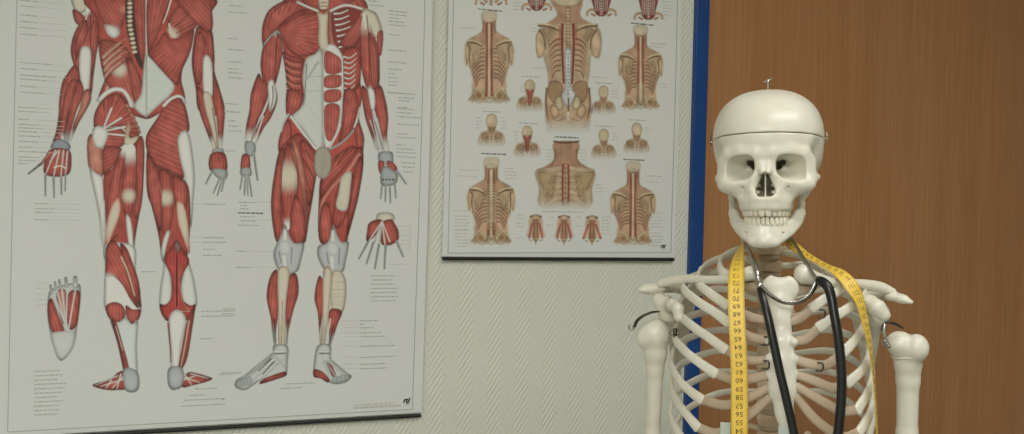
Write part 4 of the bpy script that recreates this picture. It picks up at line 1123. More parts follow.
def neck_study(cx, yt, spread):
    cv = Canvas(cx-11, yt-2, cx+11, yt+31); cv.round_ = False; L = cv.line
    cv.poly([(cx-6,yt+3),(cx+6,yt+3),(cx+7,yt+14),(cx+9,yt+22),(cx-9,yt+22),(cx-7,yt+14)], ink(194,150,116), edge=LTAN, alpha=.7, feather=2.5)
    L([(cx-6,yt+2),(cx,yt+.5),(cx+6,yt+2)], 2.2, 2.2, ink(120,84,54), DBR)
    cv.poly([(cx-4,yt+2),(cx+4,yt+2),(cx+3,yt+24),(cx-3,yt+24)], ink(178,156,120), edge=BRN)
    for s_ in (-1, 1):
        L([(cx+s_*1.6,yt+4),(cx+s_*1.8,yt+23)], 1.6, 1.4, ink(158,62,44), DRED)
        L([(cx+s_*3.6,yt+8),(cx+s_*(4.5+spread*.4),yt+15),(cx+s_*(5.2+spread),yt+23)], 1.8, 2.0, ink(166,70,50), DRED)
        L([(cx+s_*6,yt+4),(cx+s_*6.6,yt+12),(cx+s_*8.5,yt+20)], 1.0, .8, ink(190,130,98))
        L([(cx+s_*4,yt+26),(cx+s_*7,yt+24)], .9, .9, BRN)
    L([(cx,yt+4),(cx,yt+29)], .9, .9, BRN)
    return cv

def pelvis_bit(cx, yb, hw, red):
    cv = Canvas(cx-hw-2, -26, cx+hw+2, yb+2); cv.round_ = False; L = cv.line
    for s_ in (-1, 1):
        L([(cx+s_*hw*.25,yb-2),(cx+s_*hw*.55,yb-hw*.42),(cx+s_*hw*.9,yb-hw*.3),(cx+s_*hw*.95,yb)], 3.0, 2.0, ink(196,140,98), BRN)
        L([(cx+s_*hw*.4,yb),(cx+s_*hw*.7,yb-hw*.16)], 2.2, 1.6, ink(150,80,54), BRN)
    if red:
        cv.poly([(cx-hw*.75,-24),(cx+hw*.75,-24),(cx+hw*.72,-4),(cx+hw*.42,yb-hw*.32),(cx+hw*.2,yb),(cx-hw*.2,yb),(cx-hw*.42,yb-hw*.32),(cx-hw*.72,-4)], ink(128,40,42), edge=DRED, ang=90, fib=.3)
        for s_ in (-1, 1):
            for j in range(3): L([(cx+s_*hw*(.22+.16*j),-22),(cx+s_*hw*(.12+.12*j),yb-hw*.3)], 1.4, 1.0, ink(188,170,160), DRED)
    L([(cx,-22),(cx,yb)], 3.0, 3.0, ink(206,186,160), DBR)
    for j in range(-8, int(yb/2.6)+1): L([(cx-1.5,j*2.6),(cx+1.5,j*2.6)], 1.0, 1.0, ink(120,40,36))
    return cv

lay_print(big_bust(), 'printed_back', small, 'tall tan back with open spinal canal')
lay_print(back_bust(488.0, 40, 24.0, 103, (-.28, .9), bust_top=14), 'printed_back', small)
lay_print(back_bust(639.0, 54, 22.0, 109, (-.3, .55), bust_top=28), 'printed_back', small)
lay_print(back_bust(490.3, 187, 23.5, 244, (.1, .8), spine='pale', bust_top=160), 'printed_back', small)
lay_print(back_bust(631.8, 192, 22.3, 244, (-.3, .85), bust_top=164), 'printed_back', small)
lay_print(close_bust(), 'printed_back', small)
for a in ((528.5,80,112,True),(602,86,115,False),(490.5,114,147,False),(526,126,158,True),(602.3,129,159,False),(635.2,123,154,False)):
    lay_print(head_bust(*a), 'printed_head', small)
for a in ((534.8,215,1.5),(563,215.5,1.8),(591,216,3.6)):
    lay_print(neck_study(*a), 'printed_neck', small)
for a in ((490,5.5,16,False),(535.5,11,15,True),(600,16.5,15,True),(647,20,14.5,True)):
    lay_print(pelvis_bit(*a), 'printed_pelvis', small)

VP[:] = (2845.0, 248.0)
titles = []
for u, v, ln in ((477,9.6,25),(629.5,23.6,24),(553.5,137.0,23.5),(480,153.6,25),(622,159.6,22)): titles += text_row(u, v, ln, 1.35)
quads_print('title_print', titles, DARK_INK, small, 0.0002, 'stuff')
sub = []
for u, v, ln in ((520,76.5,19),(594,83,17),(482,111.5,18),(517.5,123,19),(593.5,126,18),(628,120,17),(541,211.5,42)): sub += text_row(u, v, ln, 0.95)
quads_print('subtitle_print', sub, GREY_INK, small, 0.0002, 'stuff')
rows = []
def block2(u, v, n, ln, dv=3.3):
    for k in range(n): rows.extend(text_row(u+_tr.uniform(-.5, .5), v+k*dv, ln*_tr.uniform(.7, 1), 1.0))
for u, v, n, ln in ((458,28,1,20),(530,28.5,2,6),(531,68,1,14),(512,3,3,13),(661,2,5,9),(661,19.5,1,6),(649,43.5,2,15),(590,77,1,16),(658,84,2,9),
                    (518.5,87,2,6),(519,92,1,6),(610,91,3,8),(475,118,4,6),(500,118,2,5),(500,125,2,6),(513,132,2,6),(513,139,2,5),(611,133,3,6),(644,128,2,7),
                    (459,170,1,20),(457,176,1,22),(504,168.5,4,12),(645,176,1,17),(645,182,1,15),(453,210.5,1,18),(454,216,5,16),(454,230,4,16),(456,243,2,14),
                    (545,150,4,8),(577,150,4,9),(594,185,3,9),(516,215,2,8),(515,223,2,9),(515,238,1,8),(548,217,1,6),(546,225,1,7),(575,217,1,6),(575,226,1,6),(601,217,4,9),(601,230,2,10),
                    (649,213,1,17),(649,217,4,15),(649,233,3,14),(649,242,2,12),(468,91,0,5),(657,44,1,10)):
    block2(u, v, n, ln)
quads_print('small_print', rows, PALE_INK, small, 0.00019, 'stuff')

# ------------------------------------------------------------------ the skeleton
skel = thing('skeleton_model', 'white plastic human skeleton model with yellow tape and stethoscope around its neck', 'skeleton', SK_M)

HEAD_YAW = math.radians(-2.2)
skull_root = bpy.data.objects.new('skull', None); COL.objects.link(skull_root); skull_root.parent = skel
skull_root['label'] = 'white skull with sawn cap line'
HC = S(767.9, 216.0, 0.0)*0.01
skull_root.matrix_local = Matrix.Translation(HC) @ Matrix.Rotation(math.radians(-1.6), 4, 'Y') @ Matrix.Rotation(HEAD_YAW, 4, 'Z')

def skull_meshes():
    h = 0.13
    f = Field((0, -10.6, 0.3), (8.2, 10.6, 17.6), h, mirror=True)
    # brain case
    pw = 2.3
    sup = ((np.abs(f.x)/7.15)**pw+(np.abs(f.y-0.9)/9.3)**pw+(np.abs(f.z-10.3)/6.5)**pw)**(1/pw)
    f.add(((sup-1)*6.8).astype(np.float32), 0.1)
    f.add(f.ell((0, -3.0, 9.6), (6.0, 5.7, 5.4)), 1.6)
    f.add(f.ell((0, 2.4, 7.6), (6.5, 6.9, 4.9)), 1.2)
    # temples pinched in behind the brow
    f.sub(f.ell((7.7, -5.0, 6.6), (2.2, 3.0, 3.3)), 1.4)
    # brow, glabella, orbital rims
    f.chain([(0.0, -7.85, 7.5), (1.2, -7.85, 7.7), (3.0, -7.55, 7.95), (4.45, -6.75, 7.65), (5.2, -5.95, 6.8), (5.3, -5.75, 5.7)],
            [0.6, 0.55, 0.5, 0.5, 0.5, 0.5], 1.2)
    f.chain([(5.35, -5.9, 5.8), (5.25, -6.0, 4.8), (4.8, -6.6, 4.0)], [0.55, 0.75, 0.85], 0.6)
    f.add(f.ell((4.5, -6.4, 3.95), (1.45, 1.1, 1.0)), 0.7)
    f.chain([(1.6, -7.85, 5.0), (2.6, -7.75, 4.05), (3.7, -7.5, 3.9), (4.8, -6.8, 4.3)], [0.4, 0.45, 0.5, 0.6], 0.9)
    # cheek arch to the ear
    f.chain([(5.4, -5.7, 4.7), (5.85, -4.2, 4.9), (6.05, -2.0, 5.0), (6.1, 0.2, 5.1)], [0.7, 0.55, 0.42, 0.5], 0.5)
    # orbit walls
    f.add(f.ell((2.9, -5.6, 5.8), (2.8, 2.5, 2.7)), 0.6)
    # upper jaw
    f.add(f.ell((0, -6.0, 3.2), (2.9, 2.65, 2.7)), 0.6)
    f.add(f.ell((2.6, -6.55, 3.55), (1.85, 1.55, 1.2)), 0.9)
    f.chain([(4.2, -6.6, 3.8), (2.95, -6.9, 2.9), (2.5, -7.1, 1.7)], [0.6, 0.5, 0.5], 0.7)
    ar = [(2.75*math.sin(t), -5.15-3.5*math.cos(t), 1.15) for t in np.linspace(0, math.pi/2, 7)]
    f.chain(ar, [0.48]*6+[0.55], 0.6)
    f.chain([(a, b, 2.2) for a, b, c in ar], [0.52]*7, 0.8)
    for t in (0.42,):
        f.add(f.cap((2.8*math.sin(t), -5.15-3.62*math.cos(t), 1.1), (2.45*math.sin(t), -5.1-3.4*math.cos(t), 2.5), 0.45, 0.3), 0.4)
    f.add(f.boxd((0, -5.0, 1.9), (2.3, 2.9, 0.6), 0.3), 0.4)
    # nose
    f.chain([(1.0, -8.05, 6.6), (1.35, -8.05, 5.0), (1.65, -8.05, 3.2)], [0.5, 0.5, 0.6], 0.7)
    f.chain([(0.1, -7.75, 7.1), (0.25, -8.25, 6.1), (0.28, -9.0, 5.4)], [0.5, 0.42, 0.33], 0.8)
    f.add(f.cap((0, -8.2, 2.45), (0, -8.9, 2.4), 0.35, 0.12), 0.3)
    # skull base, mastoids
    f.add(f.ell((0, 1.0, 4.6), (3.6, 5.5, 1.9)), 1.0)
    f.add(f.cap((5.0, 2.2, 4.8), (4.5, 2.0, 3.0), 1.25, 0.7), 0.8)
    f.chain([(2.3, -3.6, 4.0), (2.4, -3.4, 1.4)], [0.6, 0.35], 0.5)
    # hollow under the cheekbones
    f.sub(f.ell((4.9, -3.4, 2.4), (1.3, 2.0, 2.6)), 0.4)
    f.sub(f.ell((3.3, -9.1, 2.9), (0.8, 0.8, 0.9)), 1.1)
    # orbits: square-ish funnels running back and inward
    sq = lambda cx, cz, rx, rz: (((np.abs(f.x-cx)/rx)**2.7+(np.abs(f.z-cz)/rz)**2.7)**(1/2.7))
    t = np.clip((f.y+7.7)/3.9, 0, 1)
    cx = 3.2-1.62*t; cz = 6.02+0.3*t-0.13*(f.x-3.1)
    w = 1-0.80*t**1.4
    orb = (sq(cx, cz, 1.93*w, 1.6*w)-1)*1.25*w
    orb = np.maximum(orb, f.y+4.4)
    f.sub(orb.astype(np.float32), 0.14)
    f.sub(f.cap((1.55, -5.0, 6.55), (2.35, -4.7, 7.1), 0.36, 0.26), 0.08)
    f.sub(f.cap((1.4, -4.6, 6.45), (1.9, -1.5, 6.7), 0.5, 0.7), 0.08)
    f.sub(f.cap((2.0, -4.4, 6.85), (2.2, -1.5, 7.0), 0.42, 0.6), 0.08)
    f.sub(f.cap((2.2, -5.2, 5.75), (3.2, -6.0, 5.25), 0.2, 0.26), 0.12)
    # nasal opening: pear-shaped, two-lobed at the floor
    tz = np.clip((f.z-3.5)/1.45, 0, 1)
    n1 = np.sqrt(f.x**2+(f.z-(3.5+1.45*tz))**2)-(1.12-0.70*tz)
    n2 = np.sqrt((np.abs(f.x)-0.5)**2+(f.z-3.05)**2)-0.66
    nas = np.maximum(np.minimum(n1, n2), np.maximum(f.y+3.2, -12-f.y))
    f.sub(nas.astype(np.float32), 0.3)
    f.add(np.maximum(f.boxd((0, -6.2, 3.8), (0.09, 1.7, 1.6), 0.05), -9), 0.05)
    for zc in (3.0, 3.9):
        f.add(f.cap((0.95, -7.0, zc), (0.75, -4.6, zc), 0.26, 0.3), 0.1)
    f.sub(f.ell((2.75, -8.45, 3.55), (0.16, 0.8, 0.16)), 0.08)
    # bottom cap and lower opening
    D = f.d
    zc = 9.93
    z3 = np.broadcast_to(f.z+0.05*f.y, D.shape)
    low = np.maximum(D, z3-(zc-0.05))
    top = np.maximum(D, (zc+0.06)-z3)
    out = []
    for nm, dd in (('cranium', low), ('skull_cap', top)):
        full = np.concatenate([dd[:0:-1], dd[1:]], 0)
        # x samples run -(n-1.5)h .. (n-1.5)h with no duplicate at the mirror plane
        lo = np.array([-(f.n[0]-1.5)*h, f.lo[1], f.lo[2]])
        out.append(surface_nets(nm, full, lo, h, 0.01))
    return out

me_cr, me_cap = skull_meshes()
cranium = link('cranium', me_cr, skull_root, BONE)
skull_cap = link('skull_cap', me_cap, skull_root, BONE)

def mandible_mesh():
    h = 0.12
    f = Field((0, -9.6, -4.6), (6.2, 2.2, 5.2), h, mirror=True)
    path = [(0, -8.0, -3.3, -1.3), (0.8, -7.95, -3.3, -1.3), (1.6, -7.5, -3.05, -1.25), (2.45, -6.6, -2.45, -1.15), (3.15, -5.4, -1.85, -0.9),
            (3.65, -4.1, -1.25, -0.45), (4.0, -2.9, -0.7, 0.2), (4.2, -1.7, -0.2, 0.6)]
    for (x0, y0, a0, b0), (x1, y1, a1, b1) in zip(path[:-1], path[1:]):
        for q in (0, 0.5):
            x, y, a, b = (p+(r-p)*q for p, r in zip((x0, y0, a0, b0), (x1, y1, a1, b1)))
            f.add(f.cap((x, y, a), (x*0.95, y+0.3, b), 0.56, 0.5), 0.5)
    # chin
    f.add(f.ell((0, -8.3, -3.15), (1.0, 0.6, 0.75)), 0.5)
    f.add(f.ell((1.15, -7.9, -3.35), (0.6, 0.5, 0.45)), 0.4)
    # ramus: a thin plate
    pts = [(4.25, -1.3, -0.2), (4.35, -0.7, 0.4), (4.35, -0.9, 1.6), (4.42, -0.7, 2.8), (4.7, -0.4, 3.9)]
    for y_off in (-1.0, -0.45, 0.1, 0.65):
        q = [(x, y+y_off+0.25, z) for x, y, z in pts]
        if y_off < -0.9: q[0] = (4.2, -1.9, 0.2)
        f.chain(q, [0.42, 0.4, 0.34, 0.32, 0.3], 0.5)
    f.chain([(4.5, -1.7, 2.4), (4.5, -2.3, 3.6), (4.5, -2.5, 4.2)], [0.32, 0.26, 0.16], 0.4)
    f.chain([(4.95, 0.1, 3.3), (5.0, 0.2, 4.1)], [0.4, 0.5], 0.4)
    f.sub(f.ell((4.9, -1.1, 4.3), (0.9, 0.75, 0.9)), 0.2)
    f.sub(f.ell((2.25, -7.6, -2.15), (0.17, 0.6, 0.17)), 0.08)
    full = np.concatenate([f.d[:0:-1], f.d[1:]], 0)
    return surface_nets('mandible', full, np.array([-(f.n[0]-1.5)*h, f.lo[1], f.lo[2]]), h, 0.01)
mandible = link('mandible', mandible_mesh(), skull_root, BONE)
mandible.location.x = -0.0012

# teeth: crowns set round the two dental arches
def tooth_mesh(name, nu=12, nv=9):
    V = []; F = []
    for i in range(nv):
        a = math.pi*(i/(nv-1)-0.5)
        for j in range(nu):
            b = 2*math.pi*j/nu
            pw = lambda c, e: math.copysign(abs(c)**e, c)
            r = pw(math.cos(a), 0.55)
            z = pw(math.sin(a), 0.6)
            tw = 1.0-0.07*(z > 0)*z
            V.append((0.5*r*pw(math.cos(b), 0.65)*tw, 0.5*r*pw(math.sin(b), 0.75)*(0.8+0.2*z), 0.5*z))
    for i in range(nv-1):
        for j in range(nu):
            F.append((i*nu+j, i*nu+(j+1) % nu, (i+1)*nu+(j+1) % nu, (i+1)*nu+j))
    return mesh_of(name, V, F, True)
TOOTH_ME = tooth_mesh('tooth')
def set_teeth(widths, a, b, y0, z0, z1, root, flipz):
    ts = np.linspace(0, math.pi/2, 600)
    xs, ys = a*np.sin(ts), y0-b*np.cos(ts)
    s = np.concatenate([[0], np.cumsum(np.hypot(np.diff(xs), np.diff(ys)))])
    pos = 0.0
    for w in widths:
        t = np.interp(pos+w/2, s, ts); pos += w+0.015
        for sx in (-1, 1):
            x, y = sx*a*math.sin(t), y0-b*math.cos(t)
            nx, ny = sx*math.sin(t)/a, -math.cos(t)/b
            o = link('tooth', TOOTH_ME, root, TOOTH)
            dep = 0.55+0.35*min(1, pos/3.2)
            o.matrix_local = (Matrix.Translation((x*0.01, y*0.01, (z0+z1)/2*0.01)) @
                              Matrix.Rotation(math.atan2(ny, nx)+math.pi/2, 4, 'Z') @
                              Matrix.Diagonal((w*0.0098, dep*0.01, (z1-z0)*0.01*(-1 if flipz else 1), 1)))
set_teeth([0.84, 0.66, 0.74, 0.68, 0.66, 0.95, 0.9], 2.68, 3.5, -5.2, -0.10, 1.2, skull_root, False)
set_teeth([0.52, 0.58, 0.66, 0.68, 0.7, 1.0, 0.95], 2.52, 3.1, -5.15, -1.25, -0.06, skull_root, True)

# hanging screw and the cap's hooks
def rod(name, pts, r, mat, parent, k=8, n=6, **kw):
    return sweep(name, pts, r, mat, parent, k=k, n=n, **kw)
rod('hanging_screw', [(0, 1.0, 16.4), (0, 1.0, 18.3)], 0.14, CHROME, skull_root)
rod('screw_eye', [(-0.45, 1.0, 18.0), (-0.25, 1.0, 18.22), (0.0, 1.0, 18.28), (0.3, 0.9, 18.34), (0.5, 0.9, 18.5)], 0.08, CHROME, skull_root)
for sx in (-1, 1):
    rod('cap_hook', [(sx*7.1, 0.2, 11.0), (sx*7.42, 0.0, 10.9), (sx*7.45, -0.1, 10.3), (sx*7.4, 0.0, 9.7), (sx*7.0, 0.1, 9.5)], 0.07, STEEL if sx < 0 else CHROME, skull_root)
    rod('hook_pin', [(sx*6.8, 0.0, 10.05), (sx*7.55, -0.1, 10.05)], 0.09, CHROME, skull_root)

# ---- spine
def vertebra_mesh():
    f = Field((-3.6, -1.8, -2.6), (3.6, 5.2, 1.6), 0.14)
    f.add(f.ell((0, 0, 0), (1.75, 1.45, 1.25)), 0.1)
    f.add(np.maximum(f.cap((0, 0, -0.75), (0, 0, 0.75), 1.45), np.abs(f.z)-0.92), 0.25)
    f.sub(f.ell((0, 1.95, 0), (0.8, 0.75, 3.0)), 0.1)
    for sx in (-1, 1):
        f.chain([(sx*0.9, 1.2, 0.35), (sx*1.2, 2.2, 0.35), (sx*3.0, 2.9, 0.45)], [0.42, 0.5, 0.5], 0.25)
        f.chain([(sx*1.15, 2.1, 0.4), (sx*0.2, 3.1, 0.0)], [0.4, 0.35], 0.25)
    f.chain([(0, 3.0, 0.0), (0, 4.7, -1.9)], [0.42, 0.3], 0.3)
    return f.mesh('vertebra')
VERT_ME = vertebra_mesh()
SPINE_U = 769.5
spine_ys = []
def lathe_disc(name, p0, p1, r, parent, mat):
    return sweep(name, [p0, (np.array(p0)+p1)/2, p1], [r, r*1.06, r], mat, parent, k=16, n=3, smooth_path=False)
for i in range(-5, 13):             # neck (-5..1) and chest
    v = 249+17.0*(i-1) if i > 0 else 249-13.0*(1-i)
    y = 3.6+0.42*min(max(i, 0), 6)+0.02*i if i > 0 else 3.6-0.12*(1-i)
    k = 1.0 if i > 0 else 0.82
    c = S(SPINE_U, v, y)
    o = link('vertebra', VERT_ME, skel, BONE_TAN)
    o.matrix_local = Matrix.Translation(c*0.01) @ Matrix.Rotation(math.radians(-8 if i < 4 else 4), 4, 'X') @ Matrix.Diagonal((k, k, k*0.92, 1))
    v2 = v+(8.5 if i > 0 else 6.5)
    sweep('spinal_disc', [S(SPINE_U, v2-2, y+0.1), S(SPINE_U, v2, y+0.1), S(SPINE_U, v2+2, y+0.1)], [1.45*k, 1.55*k, 1.45*k], CARTILAGE, skel, k=16, n=2)

# ---- ribs and cartilage
CAGE_AXIS = S(775, 340, 0.5)
def rib_normal(c):
    q = np.array([c[0]-CAGE_AXIS[0], (c[1]-CAGE_AXIS[1])*1.1, 0.0])
    return np.array([q[0], q[1], 0.28*np.linalg.norm(q)])

RIBS_L = [
 ([(762,250,4.8),(741,249,5.0),(722,259,2.0),(722,272,-3),(742,283,-6)], [(752,286,-6.9),(766,289,-7.6)]),
 ([(762,266,5.2),(735,256,6.4),(708,264,3.8),(697,280,-0.5),(708,292,-4.8),(728,306,-7)], [(748,316,-8.2),(769,321,-8.5)]),
 ([(760,283,5.8),(728,271,7.8),(695,276,4.2),(683,287,0),(697,301,-5),(714,312,-7.5),(729,323,-8.6)], [(748,336,-9.2),(770,341,-9.2)]),
 ([(760,301,6.2),(722,289,8.6),(688,297,4.6),(679,312,0),(691,325,-5),(708,337,-7.8),(726,350,-9)], [(745,360,-9.7),(770,359,-9.6)]),
 ([(760,319,6.5),(720,310,9),(684,319,4.6),(674,335,.3),(684,350,-5),(700,363,-7.8),(716,374,-9.2)], [(735,380,-10),(755,378,-10.2),(770,374,-10)]),
 ([(760,337,6.6),(718,330,9.2),(681,342,4.6),(671,361,.3),(679,380,-5),(690,391,-7.3),(702,400,-9)], [(725,405,-10.2),(748,398,-10.5),(769,387,-10.3)]),
 ([(760,355,6.6),(718,351,9.2),(680,365,4.6),(671,386,.3),(679,404,-4.5),(688,416,-7),(698,428,-8.6)], [(718,433,-9.8),(745,418,-10.5),(770,397,-10.4)]),
 ([(760,373,6.6),(718,372,9),(681,389,4.5),(670,411,.3),(677,430,-4),(692,452,-7)], [(714,458,-9),(742,436,-10.2)]),
 ([(760,391,6.4),(720,393,8.5),(684,412,4),(673,438,0),(684,466,-4.8)], [(704,480,-7.6),(726,462,-9.2)]),
]
RIBS_R = [
 ([(781,252,4.8),(800,256,5.0),(818,268,2.0),(824,277,-3),(811,286,-6)], [(803,289,-7),(795,292,-7.6)]),
 ([(781,266,5.2),(808,265,6.4),(834,276,3.8),(847,284,-0.5),(840,290,-4.5),(826,298,-6.6),(811,309,-7.7)], [(800,318,-8.3),(791,322,-8.6)]),
 ([(783,283,5.8),(818,277,7.8),(854,286,4.2),(866,293,0),(853,305,-5),(836,316,-7.5),(818,328,-8.6)], [(806,339,-9.2),(792,341,-9.2)]),
 ([(783,301,6.2),(824,289,8.6),(857,300,4.6),(867,315,.2),(858,336,-5),(843,353,-8.2)], [(826,365,-9.5),(807,363,-9.9),(793,358,-9.7)]),
 ([(783,319,6.5),(828,310,9),(860,320,4.6),(870,341,.3),(865,366,-5),(847,384,-8.4)], [(833,388,-9.7),(815,381,-10.2),(795,374,-10)]),
 ([(783,337,6.6),(830,330,9.2),(861,343,4.6),(872,366,.3),(869,389,-4.5),(857,411,-7.9)], [(841,411,-9.6),(820,400,-10.4),(797,386,-10.3)]),
 ([(783,355,6.6),(830,351,9.2),(861,366,4.6),(873,390,.3),(870,413,-4.5),(859,433,-7.8)], [(842,437,-9.5),(816,420,-10.5),(796,396,-10.4)]),
 ([(783,373,6.6),(830,372,9),(861,389,4.5),(873,414,.3),(867,440,-4.5),(854,458,-7.5)], [(832,458,-9),(806,434,-10.2)]),
 ([(783,391,6.4),(829,393,8.5),(860,412,4),(871,440,0),(863,468,-4.8)], [(846,482,-7.6),(822,462,-9.2)]),
]
for ribs in (RIBS_L, RIBS_R):
    for i, (bony, cart) in enumerate(ribs):
        w = 0.62 if i else 0.68
        P = SS(bony); n = len(P)
        r = [0.42]+[w*0.85]+[w]*(n-3)+[w*1.12]
        sweep('rib', P, r, BONE, skel, k=12, n=9, flat=(rib_normal, 0.46), power=2.6)
        Q = np.vstack([P[-2]*0.06+P[-1]*0.94, SS(cart)])
        rc = [w*0.97]+[w*1.0]*(len(Q)-2)+[w*0.85]
        sweep('costal_cartilage', Q, rc, CARTILAGE, skel, k=12, n=8, flat=(rib_normal, 0.43))

# ---- breastbone
def sternum_mesh():
    pts = lambda L: [S(*p) for p in L]
    allp = np.array(pts([(780,276,-7.4),(786,436,-10.4),(760,350,-9),(800,350,-9)]))
    f = Field(allp.min(0)-(1.2, 2.5, 2.2), allp.max(0)+(1.2, 2.2, 1.2), 0.13)
    fl = (1, 2.1, 1)
    a = pts([(774,287,-7.9),(787,288,-7.9)])
    f.add(f.cap(a[0], a[1], 1.45, 1.45, fl), 0.1)
    f.chain(pts([(780.5,290,-8),(780.5,306,-8.5),(780.5,319,-8.9)]), [1.75, 1.35, 1.25], 0.4, fl)
    n = S(780, 272.5, -7.9); f.sub(f.ell(n, (0.8, 2.0, 0.5)), 0.5)
    f.chain(pts([(781,329,-9.0),(781.5,345,-9.5),(782,365,-9.9),(782.5,389,-10.3)]), [1.25, 1.4, 1.55, 1.7], 0.3, fl)
    for v in (342, 359, 374, 387):
        for sx in (-1, 1):
            c = S(781.5+sx*12.5, v, -9.8); f.add(f.ell(c, (0.55, 0.5, 0.5)), 0.4)
    for v in ():
        f.sub(f.boxd(S(782, v, -10.9), (2.2, 0.75, 0.05), 0.03), 0.25)
    f.chain(pts([(783,397,-10.3),(784,412,-10.5),(785,431,-10.6)]), [1.0, 0.82, 0.6], 0.6, fl)
    return f.mesh('sternum')
link('sternum', sternum_mesh(), skel, BONE)

# ---- collar bones
def bump_normal(c): return np.array([0, -0.25, 1.0])
sweep('clavicle', SS([(756,272,-7.3),(748,274,-7.4),(738,277.5,-6.6),(724,279.5,-5.2),(706,280,-2.8),(689,279,-0.3),(673,281,1.4),(659,284,2.0)]),
      [1.0, 0.92, 0.68, 0.62, 0.6, 0.66, 0.72, 0.5], BONE, skel, k=16, n=8)
sweep('clavicle', SS([(797,274,-7.4),(803,274.5,-7.4),(812,277.5,-7.2),(826,281,-5.8),(843,284.5,-3.2),(860,284,-0.3),(879,287,1.4),(894,292.5,2.0)]),
      [0.95, 1.28, 0.95, 0.66, 0.6, 0.64, 0.74, 0.5], BONE, skel, k=16, n=8)

# ---- shoulder blades
def scapula_mesh(acro, cora, neck, G, Sp, I, spine):
    ps = np.array([S(*p[:3]) for p in acro+cora+neck+[G, Sp, I]+spine])
    f = Field(ps.min(0)-1.5, ps.max(0)+1.5, 0.15)
    f.add(f.tri(S(*G), S(*Sp), S(*I), 0.2), 0.1)
    f.chain([S(*G), S(*I)], [0.55, 0.45], 0.3)
    f.chain([S(*Sp), S(*I)], [0.3, 0.42], 0.3)
    f.chain([S(*p[:3]) for p in spine], [p[3] for p in spine], 0.4)
    f.chain([S(*p[:3]) for p in neck], [p[3] for p in neck], 0.5)
    f.chain([S(*p[:3]) for p in cora], [p[3] for p in cora], 0.4)
    f.chain([S(*p[:3]) for p in acro], [p[3] for p in acro], 0.4, (1, 1, 1.35))
    return f.mesh('scapula')
link('scapula', scapula_mesh(
    [(642,290,1.6,.55),(648,289,2.2,.95),(660,287,3.0,.9),(668,289,4.8,.6)],
    [(667,305,2.4,1.0),(673,305,-0.4,.85),(678,309,-1.8,.78),(679,317,-2.0,.72)],
    [(659,300,3.0,1.0),(665,305,2.6,1.35),(668,314,3.0,1.3),(672,324,4.2,.95)],
    (668,318,3.5), (701,268,8.8), (677,378,9.6),
    [(660,288,4.0,.6),(680,290,7.0,.5),(698,288,9.0,.4)]), skel, BONE)
link('scapula', scapula_mesh(
    [(910,302,0.4,.42),(902,299,1.2,.75),(892,296,2.2,.85),(884,296,4.6,.6)],
    [(869,303,1.2,1.0),(870,303,-1.0,1.0),(877,308,-2.0,1.05),(884,315,-2.2,.8)],
    [(882,312,3.0,1.0),(877,319,3.0,1.2),(874,328,4.2,.9)],
    (877,324,3.5), (848,288,8.8), (869,382,9.6),
    [(888,296,4.0,.6),(868,295,7.0,.5),(851,299,9.0,.4)]), skel, BONE)

# ---- upper arms
def humerus_mesh(head, rh, tub, rt_, neckp, shaft):
    ps = np.array([S(*head), S(*tub)]+[S(*p[:3]) for p in shaft])
    f = Field(ps.min(0)-(3.2, 3.2, 2.5), ps.max(0)+(3.2, 3.2, 3.0), 0.17)
    f.add(f.ell(S(*head), (rh, rh, rh*0.95)), 0.1)
    f.add(f.ell(S(*tub), (rt_, rt_, rt_*1.2)), 0.35)
    f.chain([S(*p[:3]) for p in shaft], [p[3] for p in shaft], 0.6)
    e = S(*shaft[-1][:3])
    f.add(f.cap(e-(2.2, 0, 0), e+(2.2, 0, 0), 1.0), 1.0)
    return f.mesh('humerus')
link('humerus', humerus_mesh((655,334,1.4), 2.15, (646,338,1.0), 1.35, None,
     [(655.5,340,1.4,1.75),(655.5,354,1.5,1.5),(655,370,1.6,1.16),(653,434,2.2,1.0),(651,520,2.8,1.0),(650,570,3.0,1.1)]), skel, BONE)
link('humerus', humerus_mesh((900,344,0.9), 1.75, (916.5,348,0.3), 1.5, None,
     [(906,350,1.4,1.75),(908,364,1.5,1.6),(908,380,1.6,1.38),(907,434,2.2,1.28),(906,520,2.8,1.2),(905,570,3.0,1.2)]), skel, BONE)
# shallow growth line rings round the humerus necks are modelled as thin raised seams
def ring(name, c, rx, ry, r, mat, a0=0, a1=2*math.pi, tilt=0.0, n=24):
    t = np.linspace(a0, a1, n)
    pts = [(c[0]+rx*math.cos(a), c[1]+ry*math.sin(a), c[2]+tilt*math.cos(a)+0.12*math.sin(3*a)) for a in t]
    return sweep(name, pts, r, mat, skel, k=6, n=2)
ring('growth_seam', S(655.5,338,1.4), 2.02, 2.02, 0.09, BONE)
ring('growth_seam', S(907.5,357,1.4), 2.0, 2.0, 0.09, BONE)

# ---- shoulder wires and rib clips
sweep('shoulder_hook', SS([(634,328,-0.6),(637,321,-0.8),(643,316,-0.9),(651,312.5,-0.6),(659,311.5,0.6)]), [0.2, 0.3, 0.3, 0.28, 0.2], STEEL, skel, k=10, n=6, flat=(lambda c: np.array([0, 0.3, 1.0]), 0.6))
sweep('hook_ring', SS([(633,327,-1.0),(631,325.5,-1.0),(628.5,327,-1.0),(630,329.5,-1.0),(633,329.5,-1.0),(634.5,327.5,-1.0)]), 0.12, CHROME, skel, k=8, n=5)
sweep('shoulder_screw', SS([(669,333,-1.2),(679,333,-1.2)]), 0.2, CHROME, skel, k=8, n=2)
sweep('screw_nut', SS([(675,329,-1.3),(675.5,337,-1.3)]), 0.3, STEEL, skel, k=6, n=2)
sweep('shoulder_hook', SS([(883,331,-1.6),(884,325,-1.7),(889,322.5,-1.6),(897,325,-1.2),(903,328.5,-1.1)]), [0.24, 0.3, 0.32, 0.28, 0.2], STEEL, skel, k=10, n=6, flat=(lambda c: np.array([0, 0.3, 1.0]), 0.6))
